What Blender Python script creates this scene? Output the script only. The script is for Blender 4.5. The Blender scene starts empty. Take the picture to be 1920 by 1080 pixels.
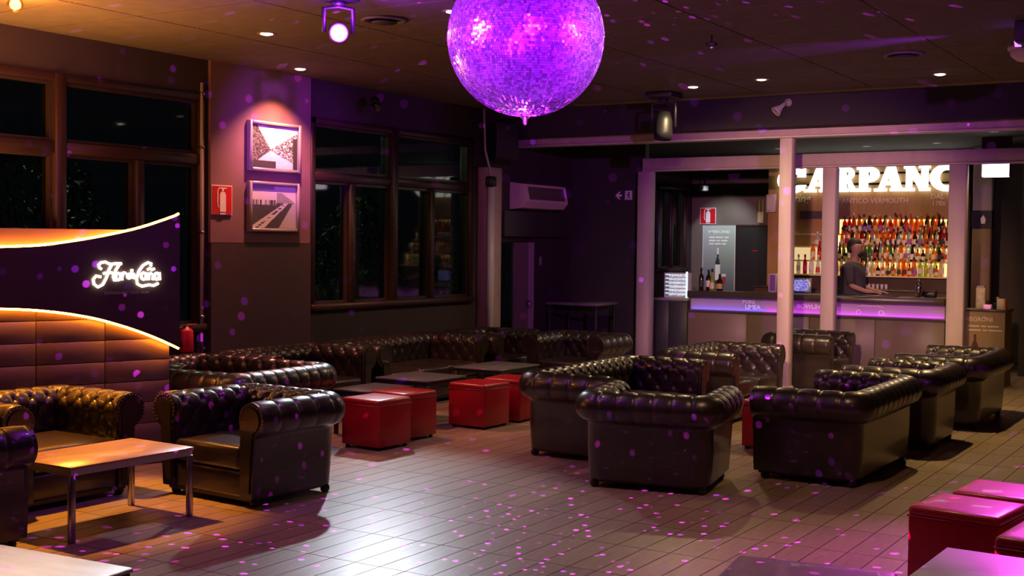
import bpy, bmesh, math, random
import numpy as np
from mathutils import Matrix, Vector
random.seed(7)
PI = math.pi
R = math.radians
scene = bpy.context.scene
COL = scene.collection

# ------------------------------------------------------------------ camera
FPX, YAW, PITCH, ROLL, HC = 2330.0, R(31.7), R(-2.1), R(0.6), 1.75
fw = Vector((-math.sin(YAW) * math.cos(PITCH), math.cos(YAW) * math.cos(PITCH), math.sin(PITCH)))
r0 = Vector((math.cos(YAW), math.sin(YAW), 0)); u0 = r0.cross(fw)
rt = r0 * math.cos(ROLL) + u0 * math.sin(ROLL); up = -r0 * math.sin(ROLL) + u0 * math.cos(ROLL)
cam_d = bpy.data.cameras.new('camera'); cam = bpy.data.objects.new('camera', cam_d); COL.objects.link(cam)
cam_d.sensor_width = 36.0; cam_d.lens = 36.0 * FPX / 1920.0; cam_d.clip_end = 200
m = Matrix((rt, up, -fw)).transposed().to_4x4(); m.translation = (0, 0, HC); cam.matrix_world = m
scene.camera = cam
scene.view_settings.view_transform = 'Standard'; scene.view_settings.look = 'None'
scene.view_settings.exposure = 0.0; scene.view_settings.gamma = 1.0
scene.view_settings.use_curve_mapping = False
scene.cycles.use_denoising = True
scene.cycles.max_bounces = 6; scene.cycles.transparent_max_bounces = 8
scene.cycles.sample_clamp_indirect = 4.0; scene.cycles.sample_clamp_direct = 0.0
scene.cycles.caustics_reflective = False; scene.cycles.caustics_refractive = False

# ------------------------------------------------------------------ world: night
w = bpy.data.worlds.new('night'); scene.world = w; w.use_nodes = True
w.node_tree.nodes['Background'].inputs[0].default_value = (0.25, 0.30, 0.42, 1)
w.node_tree.nodes['Background'].inputs[1].default_value = 0.012

# ------------------------------------------------------------------ lights of the room
PURPLE = (0.42, 0.03, 1.0); VIOLET = (0.60, 0.06, 1.0); MAGENTA = (1.0, 0.12, 0.85)
WARM = (1.0, 0.66, 0.38); AMBER = (1.0, 0.37, 0.045); COOL = (0.80, 0.90, 1.0)
def spot(name, loc, aim, power, color, angle=60, blend=0.6, radius=0.04):
    l = bpy.data.lights.new(name, 'SPOT'); l.energy = power; l.color = color
    l.spot_size = R(angle); l.spot_blend = blend; l.shadow_soft_size = radius
    o = bpy.data.objects.new(name, l); COL.objects.link(o); o.location = loc
    d = Vector(aim) - Vector(loc); o.rotation_euler = d.to_track_quat('-Z', 'Y').to_euler(); return o
def point(name, loc, power, color, radius=0.05):
    l = bpy.data.lights.new(name, 'POINT'); l.energy = power; l.color = color; l.shadow_soft_size = radius
    o = bpy.data.objects.new(name, l); COL.objects.link(o); o.location = loc; return o
def area(name, loc, aim, power, color, sx, sy):
    l = bpy.data.lights.new(name, 'AREA'); l.energy = power; l.color = color; l.shape = 'RECTANGLE'; l.size = sx; l.size_y = sy
    o = bpy.data.objects.new(name, l); COL.objects.link(o); o.location = loc
    d = Vector(aim) - Vector(loc); o.rotation_euler = d.to_track_quat('-Z', 'Y').to_euler(); return o
H = 3.45                                  # ceiling height
BALL = Vector((-3.39, 5.60, 2.82)); BALL_R = 0.41
HEAD = Vector((-5.50, 6.62, 3.17)); HEAD_AIM = Vector((-2.6, 3.4, 2.3))
# recessed downlights (position, power, colour, cone)
DOWN = [((-7.14, 7.68), 55, WARM, 95), ((-8.30, 9.41), 900, (1.0, 0.33, 0.22), 112), ((-5.43, 12.46), 430, (1.0, 0.70, 0.36), 166),
        ((-2.89, 12.63), 1000, (1.0, 0.64, 0.24), 130), ((-5.23, 7.60), 65, WARM, 110), ((-4.57, 12.22), 40, WARM, 90)]
for (x, y), p, c, a in DOWN:
    spot('downlight_lamp', (x, y, H - 0.012), (x, y, 0), p, c, a, 0.8, 0.05)
# cool floodlight above the second window, amber globe over the booth
spot('cool_floodlight_lamp', (-8.36, 10.86, 3.25), (-5.0, 6.3, 0), 760, COOL, 36, 0.7, 0.06)
point('amber_globe_lamp', (-7.61, 5.64, 3.385), 58, AMBER, 0.05)
spot('amber_globe_beam', (-7.60, 5.64, 3.33), (-6.75, 5.30, 0.4), 1000, AMBER, 42, 0.5, 0.05)
area('booth_uplight', (-8.05, 5.75, 1.86), (-8.0, 5.75, 3.4), 95, (1.0, 0.40, 0.08), 0.2, 1.6)
# purple stage heads: one in view, one at the right; ball, post and pillar spots are added unseen
_d = (HEAD_AIM - HEAD).normalized()
spot('stage_head_lamp', HEAD + _d * 0.12, BALL, 320, PURPLE, 21, 0.2, 0.03)
point('stage_head_spill', HEAD + _d * 0.20 + Vector((0, 0, 0.02)), 60, PURPLE, 0.05)
spot('stage_head_lamp_right', (-1.70, 10.30, 3.28), (-5.6, 10.8, 3.43), 260, PURPLE, 26, 0.9, 0.03)
spot('stage_wash_lamp_right', (-1.35, 11.6, 3.35), (-1.1, 6.3, 0.3), 1500, (0.95, 0.10, 0.85), 38, 0.9, 0.06)
spot('mid_fill_lamp', (-2.3, 7.0, H - 0.02), (-2.4, 7.3, 0), 150, (1.0, 0.58, 0.26), 110, 0.8, 0.05)  # unseen downlight added to warm the floor before the middle seats
spot('near_downlight_lamp', (-4.15, 3.1, H - 0.02), (-4.15, 3.1, 0), 520, (1.0, 0.85, 0.72), 24, 0.4, 0.05)
spot('ball_fill_front', (0.6, 0.6, 3.2), BALL, 3900, (0.36, 0.008, 1.0), 7.1, 0.08, 0.03)  # this and the next three: unseen spots added to brighten the ball
spot('ball_fill_left', (-6.4, 1.6, 3.2), BALL, 3000, (0.55, 0.05, 1.0), 9.1, 0.08, 0.06)
spot('ball_fill_side', (1.2, 6.4, 3.2), BALL, 3000, (0.50, 0.015, 1.0), 9.8, 0.08, 0.06)
spot('ball_fill_low', (-1.4, -1.6, 0.9), BALL, 2600, (0.42, 0.01, 1.0), 6.0, 0.08, 0.03)
spot('post_fill_purple', (1.5, 2.0, 3.3), (-5.9, 14.8, 2.4), 2000, (0.60, 0.09, 0.9), 29, 0.8, 0.08)  # unseen wash added to turn posts and beams purple
spot('post_fill_warm', (-1.4, 2.0, 3.3), (-4.9, 14.8, 1.35), 3600, (1.0, 0.53, 0.33), 21, 0.7, 0.08)  # unseen wash added to warm the posts
spot('pillar_fill_purple', (-2.0, 3.5, 3.3), (-8.7, 9.75, 2.80), 3000, PURPLE, 12, 0.9, 0.06)  # unseen wash added to turn the pillar purple
# reflections thrown by the mirror ball: a patterned lamp right under it
def mirror_spots(name, loc, power):
    o = point(name, loc, power, (1, 1, 1), 0.004); l = o.data; l.use_nodes = True; nt = l.node_tree; n = nt.nodes
    em = n['Emission']; tc = n.new('ShaderNodeTexCoord')
    vo = n.new('ShaderNodeTexVoronoi'); vo.inputs['Scale'].default_value = 34.0; vo.inputs['Randomness'].default_value = 1.0
    nt.links.new(tc.outputs['Normal'], vo.inputs['Vector'])
    lt = n.new('ShaderNodeMath'); lt.operation = 'LESS_THAN'; lt.inputs[1].default_value = 0.22
    nt.links.new(vo.outputs['Distance'], lt.inputs[0])
    sp = n.new('ShaderNodeSeparateColor'); nt.links.new(vo.outputs['Color'], sp.inputs[0])
    gt = n.new('ShaderNodeMath'); gt.operation = 'POWER'; gt.inputs[1].default_value = 4.0
    nt.links.new(sp.outputs[0], gt.inputs[0])
    mu = n.new('ShaderNodeMath'); mu.operation = 'MULTIPLY'; nt.links.new(lt.outputs[0], mu.inputs[0]); nt.links.new(gt.outputs[0], mu.inputs[1])
    mx = n.new('ShaderNodeMix'); mx.data_type = 'RGBA'; nt.links.new(sp.outputs[1], mx.inputs[0])
    mx.inputs[6].default_value = (0.36, 0.02, 1.0, 1); mx.inputs[7].default_value = (0.80, 0.04, 0.85, 1)
    nt.links.new(mx.outputs[2], em.inputs['Color']); nt.links.new(mu.outputs[0], em.inputs['Strength'])
    return o
mirror_spots('mirror_ball_reflections', BALL + Vector((0, 0, -BALL_R - 0.16)), 4200)
# greenish fill lights added outside to bring out the bushes
point('garden_fill', (-11.6, 9.6, 3.6), 60, (0.55, 0.8, 0.45), 0.2)
point('garden_fill', (-11.6, 13.0, 3.6), 40, (0.55, 0.8, 0.45), 0.2)

# ------------------------------------------------------------------ materials
MATS = {}
def mat(name, color=(0.5, 0.5, 0.5), rough=0.5, metal=0.0, spec=0.5, emit=None, estr=0.0, noise=None, nscale=8.0, stretch=(1, 1, 1), bump=0.0, bscale=60.0, coat=0.0, alpha=1.0, island=0.0, trans=0.0):
    if name in MATS: return MATS[name]
    mt = bpy.data.materials.new(name); MATS[name] = mt; mt.use_nodes = True
    nt = mt.node_tree; b = nt.nodes['Principled BSDF']
    b.inputs['Base Color'].default_value = (*color, 1); b.inputs['Roughness'].default_value = rough
    b.inputs['Metallic'].default_value = metal; b.inputs['Specular IOR Level'].default_value = spec
    b.inputs['Coat Weight'].default_value = coat; b.inputs['Transmission Weight'].default_value = trans
    if emit: b.inputs['Emission Color'].default_value = (*emit, 1); b.inputs['Emission Strength'].default_value = estr
    if noise or bump or island:
        tc = nt.nodes.new('ShaderNodeTexCoord'); mp = nt.nodes.new('ShaderNodeMapping'); mp.inputs['Scale'].default_value = stretch
        nt.links.new(tc.outputs['Object'], mp.inputs[0])
    last = None
    if noise:
        nz = nt.nodes.new('ShaderNodeTexNoise'); nz.inputs['Scale'].default_value = nscale; nz.inputs['Detail'].default_value = 5
        nt.links.new(mp.outputs[0], nz.inputs['Vector'])
        mx = nt.nodes.new('ShaderNodeMix'); mx.data_type = 'RGBA'; mx.inputs[6].default_value = (*color, 1); mx.inputs[7].default_value = (*noise, 1)
        rp = nt.nodes.new('ShaderNodeMapRange'); rp.inputs[1].default_value = 0.32; rp.inputs[2].default_value = 0.68
        nt.links.new(nz.outputs[0], rp.inputs[0]); nt.links.new(rp.outputs[0], mx.inputs[0]); last = mx.outputs[2]
        nt.links.new(last, b.inputs['Base Color'])
    if island:
        oi = nt.nodes.new('ShaderNodeObjectInfo'); ge = nt.nodes.new('ShaderNodeNewGeometry')
        ad = nt.nodes.new('ShaderNodeMath'); nt.links.new(oi.outputs['Random'], ad.inputs[0]); nt.links.new(ge.outputs['Random Per Island'], ad.inputs[1])
        fr = nt.nodes.new('ShaderNodeMath'); fr.operation = 'FRACT'; nt.links.new(ad.outputs[0], fr.inputs[0])
        mr = nt.nodes.new('ShaderNodeMapRange'); mr.inputs[3].default_value = 1 - island; mr.inputs[4].default_value = 1 + island
        nt.links.new(fr.outputs[0], mr.inputs[0])
        hs = nt.nodes.new('ShaderNodeHueSaturation'); hs.inputs['Color'].default_value = (*color, 1)
        if last: nt.links.new(last, hs.inputs['Color'])
        nt.links.new(mr.outputs[0], hs.inputs['Value']); nt.links.new(hs.outputs[0], b.inputs['Base Color'])
    if bump:
        n2 = nt.nodes.new('ShaderNodeTexNoise'); n2.inputs['Scale'].default_value = bscale; n2.inputs['Detail'].default_value = 4
        nt.links.new(mp.outputs[0], n2.inputs['Vector'])
        bp = nt.nodes.new('ShaderNodeBump'); bp.inputs['Strength'].default_value = bump; bp.inputs['Distance'].default_value = 0.01
        nt.links.new(n2.outputs[0], bp.inputs['Height']); nt.links.new(bp.outputs[0], b.inputs['Normal'])
    return mt
def emat(name, color, strength):
    if name in MATS: return MATS[name]
    mt = bpy.data.materials.new(name); MATS[name] = mt; mt.use_nodes = True; nt = mt.node_tree
    nt.nodes.remove(nt.nodes['Principled BSDF']); e = nt.nodes.new('ShaderNodeEmission')
    e.inputs[0].default_value = (*color, 1); e.inputs[1].default_value = strength
    nt.links.new(e.outputs[0], nt.nodes['Material Output'].inputs[0]); return mt
def glassmat(name, tint=(0.9, 0.95, 0.95), refl=0.10):
    if name in MATS: return MATS[name]
    mt = bpy.data.materials.new(name); MATS[name] = mt; mt.use_nodes = True; nt = mt.node_tree
    nt.nodes.remove(nt.nodes['Principled BSDF'])
    t = nt.nodes.new('ShaderNodeBsdfTransparent'); t.inputs[0].default_value = (*tint, 1)
    g = nt.nodes.new('ShaderNodeBsdfGlossy'); g.inputs['Roughness'].default_value = 0.03
    lw = nt.nodes.new('ShaderNodeLayerWeight'); lw.inputs[0].default_value = 0.25
    mr = nt.nodes.new('ShaderNodeMapRange'); mr.inputs[3].default_value = refl * 0.4; mr.inputs[4].default_value = min(1, refl * 4)
    nt.links.new(lw.outputs['Fresnel'], mr.inputs[0])
    mx = nt.nodes.new('ShaderNodeMixShader'); nt.links.new(mr.outputs[0], mx.inputs[0])
    nt.links.new(t.outputs[0], mx.inputs[1]); nt.links.new(g.outputs[0], mx.inputs[2])
    nt.links.new(mx.outputs[0], nt.nodes['Material Output'].inputs[0]); return mt
def printmat(name, rough=0.4, emit=0.0):
    """flat print: colour taken from the sheet's own colour attribute"""
    if name in MATS: return MATS[name]
    mt = bpy.data.materials.new(name); MATS[name] = mt; mt.use_nodes = True; nt = mt.node_tree; b = nt.nodes['Principled BSDF']
    at = nt.nodes.new('ShaderNodeVertexColor'); at.layer_name = 'print'
    nt.links.new(at.outputs[0], b.inputs['Base Color']); b.inputs['Roughness'].default_value = rough
    if emit: nt.links.new(at.outputs[0], b.inputs['Emission Color']); b.inputs['Emission Strength'].default_value = emit
    return mt
LEATHER = mat('dark_leather', (0.027, 0.018, 0.014), 0.33, noise=(0.016, 0.011, 0.009), nscale=5, bump=0.08, bscale=120, coat=0.35, spec=0.6)
LEATHER2 = mat('brown_leather', (0.12, 0.055, 0.042), 0.45, noise=(0.05, 0.028, 0.02), nscale=5, bump=0.10, bscale=120, coat=0.12, spec=0.6)
NAIL = mat('nailhead_brass', (0.25, 0.18, 0.10), 0.35, metal=1)
FOOTM = mat('dark_wood_foot', (0.02, 0.013, 0.01), 0.4)
REDL = mat('red_leather', (0.40, 0.005, 0.016), 0.36, noise=(0.31, 0.004, 0.012), nscale=4, bump=0.06, bscale=90, coat=0.1)
BLACK = mat('black_plastic', (0.012, 0.012, 0.014), 0.45)
BLACKM = mat('black_metal', (0.02, 0.02, 0.022), 0.35, metal=0.6)
STEEL = mat('brushed_steel', (0.42, 0.40, 0.42), 0.32, metal=1.0, bump=0.03, bscale=80)
WHITEP = mat('white_plastic', (0.62, 0.60, 0.57), 0.4)
PLANK = mat('wood_look_tile', (0.37, 0.275, 0.205), 0.33, noise=(0.28, 0.205, 0.15), nscale=3.5, stretch=(9, 1.2, 1), bump=0.05, bscale=30, island=0.10)
GROUT = mat('dark_grout', (0.045, 0.036, 0.03), 0.8)
CEILT = mat('ceiling_board', (0.165, 0.13, 0.11), 0.75, noise=(0.135, 0.105, 0.09), nscale=6, bump=0.1, bscale=60)
CEILG = mat('ceiling_grid', (0.42, 0.36, 0.31), 0.5)
DARKW = mat('dark_plaster', (0.060, 0.052, 0.050), 0.8, noise=(0.045, 0.04, 0.038), nscale=3, bump=0.05)
PINKW = mat('taupe_plaster', (0.23, 0.115, 0.135), 0.75, noise=(0.195, 0.095, 0.115), nscale=3, bump=0.04)
FRAMEW = mat('dark_red_brown_frame', (0.034, 0.013, 0.011), 0.42, noise=(0.026, 0.010, 0.009), nscale=4, stretch=(1, 1, 0.2))
BEAMM = mat('painted_timber', (0.60, 0.50, 0.45), 0.55, noise=(0.53, 0.44, 0.395), nscale=3, stretch=(3, 3, 0.6), bump=0.04, bscale=30)
GLASS = glassmat('window_glass', (0.55, 0.6, 0.58), 0.035)
LEAF = mat('leaf_green', (0.05, 0.12, 0.03), 0.5, noise=(0.03, 0.07, 0.02), nscale=5, island=0.3)
BARK = mat('bark', (0.05, 0.035, 0.02), 0.9)

# ------------------------------------------------------------------ mesh helpers
class MB:
    def __init__(s): s.v = []; s.f = []; s.sm = []
    def add(s, v, f, M=None, smooth=False):
        o = len(s.v)
        if M is not None: v = [tuple(M @ Vector(p)) for p in v]
        s.v += [tuple(p) for p in v]; s.f += [tuple(i + o for i in q) for q in f]; s.sm += [smooth] * len(f); return s
    def box(s, a, b, M=None):
        x0, y0, z0 = a; x1, y1, z1 = b
        return s.add([(x0, y0, z0), (x1, y0, z0), (x1, y1, z0), (x0, y1, z0), (x0, y0, z1), (x1, y0, z1), (x1, y1, z1), (x0, y1, z1)],
                     [(3, 2, 1, 0), (4, 5, 6, 7), (0, 1, 5, 4), (1, 2, 6, 5), (2, 3, 7, 6), (3, 0, 4, 7)], M)
    def rbox(s, a, b, r=0.02, seg=2, M=None, crown=0.0):
        bm = bmesh.new(); bmesh.ops.create_cube(bm, size=1.0)
        c = [(a[i] + b[i]) / 2 for i in range(3)]; d = [abs(b[i] - a[i]) for i in range(3)]
        for v in bm.verts: v.co = Vector((v.co.x * d[0], v.co.y * d[1], v.co.z * d[2]))
        bmesh.ops.bevel(bm, geom=list(bm.edges), offset=min(r, min(d) * 0.49), segments=seg, profile=0.5, affect='EDGES')
        if crown:
            top = [f for f in bm.faces if f.normal.z > 0.99]
            bmesh.ops.inset_region(bm, faces=top, thickness=min(d[0], d[1]) * 0.12)
            bmesh.ops.inset_region(bm, faces=[f for f in bm.faces if f.normal.z > 0.99 and f in top], thickness=min(d[0], d[1]) * 0.14)
            for v in bm.verts:
                if v.co.z > d[2] / 2 - 1e-4:
                    k = max(0, 1 - (2 * v.co.x / d[0]) ** 2) * max(0, 1 - (2 * v.co.y / d[1]) ** 2); v.co.z += crown * k
        bm.verts.index_update()
        vs = [tuple(v.co + Vector(c)) for v in bm.verts]; fs = [tuple(v.index for v in f.verts) for f in bm.faces]; bm.free()
        return s.add(vs, fs, M, True)
    def lathe(s, prof, seg=16, M=None, smooth=True):
        n = len(prof); vs = []; fs = []
        for k in range(seg):
            a = 2 * PI * k / seg
            for r, z in prof: vs.append((r * math.cos(a), r * math.sin(a), z))
        for k in range(seg):
            k2 = (k + 1) % seg
            for i in range(n - 1): fs.append((k * n + i, k2 * n + i, k2 * n + i + 1, k * n + i + 1))
        if prof[0][0] > 1e-5: fs.append(tuple(k * n for k in reversed(range(seg))))
        if prof[-1][0] > 1e-5: fs.append(tuple(k * n + n - 1 for k in range(seg)))
        return s.add(vs, fs, M, smooth)
    def cyl(s, p0, p1, r, seg=12, r1=None, smooth=True):
        p0 = Vector(p0); p1 = Vector(p1); d = p1 - p0; L = d.length
        M = Matrix.Translation(p0) @ d.to_track_quat('Z', 'Y').to_matrix().to_4x4()
        return s.lathe([(r, 0), (r if r1 is None else r1, L)], seg, M, smooth)
    def tube(s, pts, r, seg=8, closed=False):
        pts = [Vector(p) for p in pts]; n = len(pts); vs = []; fs = []; up_ = None
        for i, p in enumerate(pts):
            t = (pts[(i + 1) % n] - pts[i - 1]) if closed else (pts[min(i + 1, n - 1)] - pts[max(i - 1, 0)])
            t.normalize()
            if up_ is None: up_ = Vector((0, 0, 1)) if abs(t.z) < 0.9 else Vector((1, 0, 0))
            a = t.cross(up_).normalized(); b = a.cross(t).normalized(); up_ = b
            rr = r[i] if isinstance(r, (list, tuple)) else r
            for k in range(seg):
                an = 2 * PI * k / seg; vs.append(tuple(p + a * math.cos(an) * rr + b * math.sin(an) * rr))
        for i in range(n if closed else n - 1):
            j = (i + 1) % n
            for k in range(seg): fs.append((i * seg + k, i * seg + (k + 1) % seg, j * seg + (k + 1) % seg, j * seg + k))
        if not closed: fs += [tuple(reversed(range(seg))), tuple((n - 1) * seg + k for k in range(seg))]
        return s.add(vs, fs, None, True)
    def prism(s, poly, t0, t1, M=None):
        """polygon in local x,z extruded along local y"""
        n = len(poly); vs = [(x, t0, z) for x, z in poly] + [(x, t1, z) for x, z in poly]
        fs = [tuple(range(n)), tuple(reversed(range(n, 2 * n)))] + [(i, i + n, (i + 1) % n + n, (i + 1) % n) for i in range(n)]
        return s.add(vs, fs, M)
    def sphere(s, c, r, seg=12, rings=8, M=None, sc=(1, 1, 1)):
        prof = [(r * math.sin(PI * i / rings), -r * math.cos(PI * i / rings)) for i in range(rings + 1)]
        prof[0] = (0, prof[0][1]); prof[-1] = (0, prof[-1][1])
        T = Matrix.Translation(c) @ Matrix.Diagonal((*sc, 1))
        return s.lathe(prof, seg, (M @ T) if M is not None else T)
    def mesh(s, name):
        me = bpy.data.meshes.new(name); me.from_pydata(s.v, [], s.f); me.validate()
        if len(me.polygons) == len(s.sm): me.polygons.foreach_set('use_smooth', s.sm)
        bm = bmesh.new(); bm.from_mesh(me); bmesh.ops.recalc_face_normals(bm, faces=bm.faces); bm.to_mesh(me); bm.free()
        return me
    def build(s, name, m, parent=None, loc=None, rz=0):
        me = s.mesh(name); me.materials.append(m); return link(name, me, parent, loc, rz)
def link(name, data, parent=None, loc=None, rz=0):
    o = bpy.data.objects.new(name, data); COL.objects.link(o)
    if parent: o.parent = parent
    if loc is not None: o.location = loc
    o.rotation_euler = (0, 0, rz); return o
def tag(o, label, cat, group=None, kind=None):
    o['label'] = label; o['category'] = cat
    if group: o['group'] = group
    if kind: o['kind'] = kind
    return o
def thing(name, label, cat, loc=(0, 0, 0), rz=0, group=None):
    return tag(link(name, None, None, loc, rz), label, cat, group)
def struct(o): o['kind'] = 'structure'; return o
def copy_tree(o, parent=None):
    c = o.copy(); COL.objects.link(c)
    if parent: c.parent = parent
    for ch in list(o.children): copy_tree(ch, c)
    return c
def Mloc(x, y, z, rz=0): return Matrix.Translation((x, y, z)) @ Matrix.Rotation(rz, 4, 'Z')
def textmesh(txt, size, depth=0.002, shear=0.0, bold=0.0, align='CENTER'):
    """lettering as mesh, standing in the local x,z plane, facing -y"""
    cu = bpy.data.curves.new('lettering', 'FONT'); cu.body = txt; cu.size = size; cu.extrude = depth; cu.align_x = align; cu.shear = shear; cu.offset = bold; cu.resolution_u = 3
    ob = bpy.data.objects.new('lettering', cu); COL.objects.link(ob)
    bpy.context.view_layer.update(); me = bpy.data.meshes.new_from_object(ob.evaluated_get(bpy.context.evaluated_depsgraph_get()))
    bpy.data.objects.remove(ob); bpy.data.curves.remove(cu)
    me.transform(Matrix.Rotation(PI / 2, 4, 'X')); me.name = 'lettering'; me.materials.clear(); return me
def text(name, txt, size, m, parent, M, **k):
    me = textmesh(txt, size, **k); me.transform(M); me.materials.append(m); return link(name, me, parent)
def sheet(name, W, Hh, fn, nx, nz, m, parent, M):
    """flat printed sheet in local x,z (x 0..W, z 0..H) coloured cell by cell"""
    vs = [(W * i / nx, 0, Hh * j / nz) for j in range(nz + 1) for i in range(nx + 1)]
    fs = [(j * (nx + 1) + i, j * (nx + 1) + i + 1, (j + 1) * (nx + 1) + i + 1, (j + 1) * (nx + 1) + i) for j in range(nz) for i in range(nx)]
    me = bpy.data.meshes.new(name); me.from_pydata(vs, [], fs)
    ca = me.color_attributes.new('print', 'FLOAT_COLOR', 'CORNER'); k = 0
    for j in range(nz):
        for i in range(nx):
            c = fn((i + 0.5) / nx, (j + 0.5) / nz)
            for _ in range(4): ca.data[k].color = (*c, 1); k += 1
    me.transform(M); me.materials.append(m); return link(name, me, parent)

# ================================================================== STRUCTURE
WX = -8.7                                  # inner face of the left (garden) wall
BY = 20.0                                  # back wall
def proj(p):
    v = Vector(p) - Vector((0, 0, HC)); z = v.dot(fw)
    return (960 + FPX * v.dot(rt) / z, 540 - FPX * v.dot(up) / z, z) if z > 0.1 else (-9999, -9999, z)
# ---- floor: grout bed and wood-look tiles laid in straight rows
floor = struct(MB().box((WX - 0.2, -3, -0.10), (6.2, BY + 0.2, -0.004)).build('floor', GROUT))
PW, PL, GAP = 0.168, 0.577, 0.006
pl = MB().box((GAP / 2, GAP / 2, -0.010), (PW - GAP / 2, PL - GAP / 2, 0.0)).mesh('floor_tile'); pl.materials.append(PLANK)
cells = []
for i in range(-27, 42):
    for j in range(-6, 26):
        x = -4.24 + i * PW; y = 5.27 + j * PL
        if x < WX - 0.001 or x + PW > 3.0 or y < 1.5 or y + PL > BY: continue
        px, py, d = proj((x + PW / 2, y + PL / 2, 0)); inv = 0 < px < 1920 and 0 < py < 1085
        cells.append((0 if inv else 1, d, x, y))
cells.sort(); rest = MB()
for k, (_, d, x, y) in enumerate(cells):
    if k < 300: link('floor_tile', pl, floor, (x, y, 0))
    else: rest.box((x + GAP / 2, y + GAP / 2, -0.010), (x + PW - GAP / 2, y + PL - GAP / 2, 0.0))
fr = rest.build('floor_tiles', PLANK, floor); fr['kind'] = 'stuff'
# ---- ceiling
ceiling = struct(MB().box((WX - 0.2, -3, H + 0.004), (6.2, 13.75, H + 0.15)).build('ceiling', CEILG))
TW, TL = 1.24, 0.62
ct = MB().box((0.009, 0.009, -0.004), (TW - 0.009, TL - 0.009, 0.008)).mesh('ceiling_tile'); ct.materials.append(CEILT)
for i in range(-1, 8):
    for j in range(-4, 12):
        x = -7.47 + i * TW; y = 6.62 + j * TL
        if x < WX: 
            b = MB().box((WX, y + 0.009, H - 0.004), (x + TW - 0.009, min(y + TL, 13.7) - 0.009, H + 0.008)).build('ceiling_tile', CEILT, ceiling); continue
        if y + TL > 13.72: continue
        link('ceiling_tile', ct, ceiling, (x, y, H))
struct(MB().box((WX, 13.70, 3.10), (6, 13.9, H + 0.1)).build('wall_header', mat('black_header', (0.022, 0.019, 0.020), 0.8)))
struct(MB().box((WX, 13.9, 3.16), (6, BY, 3.26)).build('ceiling.001', mat('black_ceiling', (0.008, 0.007, 0.007), 0.85)))
# ---- left wall with its openings
lw = MB(); T = 0.2
def lwseg(y0, y1, z0, z1): lw.box((WX - T, y0, z0), (WX, y1, z1))
W1 = (4.1, 8.50, 0.88, 3.12); W2 = (10.02, 13.10, 1.0, 3.05); W3 = (18.55, 19.75, 1.28, 2.74); DR = (13.70, 14.62, 0.0, 1.80)
lwseg(-3, W1[0], 0, H); lwseg(W1[1], W2[0], 0, H); lwseg(W2[1], DR[0], 0, H); lwseg(DR[1], W3[0], 0, H); lwseg(W3[1], BY + 0.2, 0, H)
for o_ in (W1, W2, W3, DR):
    if o_[2] > 0: lwseg(o_[0], o_[1], 0, o_[2])
    lwseg(o_[0], o_[1], o_[3], H)
wall_left = struct(lw.build('wall_left', mat('dark_brown_plaster', (0.046, 0.030, 0.031), 0.75, noise=(0.037, 0.024, 0.025), nscale=3, bump=0.04)))
MB().box((WX, 8.56, 1.72), (WX + 0.035, 9.99, H)).build('plaster_panel', PINKW, wall_left)
MB().box((WX, 8.56, 0), (WX + 0.045, 9.99, 1.715)).build('wainscot_panel', mat('brown_wainscot', (0.060, 0.031, 0.038), 0.6, noise=(0.05, 0.026, 0.032)), wall_left)
struct(MB().box((WX - T, BY, 0), (6.2, BY + 0.2, H)).build('wall_back', mat('brown_grey_plaster', (0.16, 0.13, 0.115), 0.75, noise=(0.13, 0.105, 0.09), nscale=3)))
struct(MB().box((6.0, -3, 0), (6.2, BY, H)).build('wall_right', DARKW))
struct(MB().box((WX - T, -3.2, 0), (6.2, -3, H)).build('wall_front', DARKW))
struct(MB().box((WX, 15.70, 0), (-7.54, 15.82, 3.2)).build('wall_alcove', mat('charcoal_plaster', (0.036, 0.034, 0.030), 0.7, noise=(0.028, 0.026, 0.024), nscale=2)))
struct(MB().box((-3.0, 18.0, 0), (6, 18.15, 3.2)).build('wall_bar_side', DARKW))
bb = MB().box((WX, 8.54, 0), (WX + 0.055, 13.1, 0.09)); struct(bb.build('baseboard_left', FRAMEW))
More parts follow.
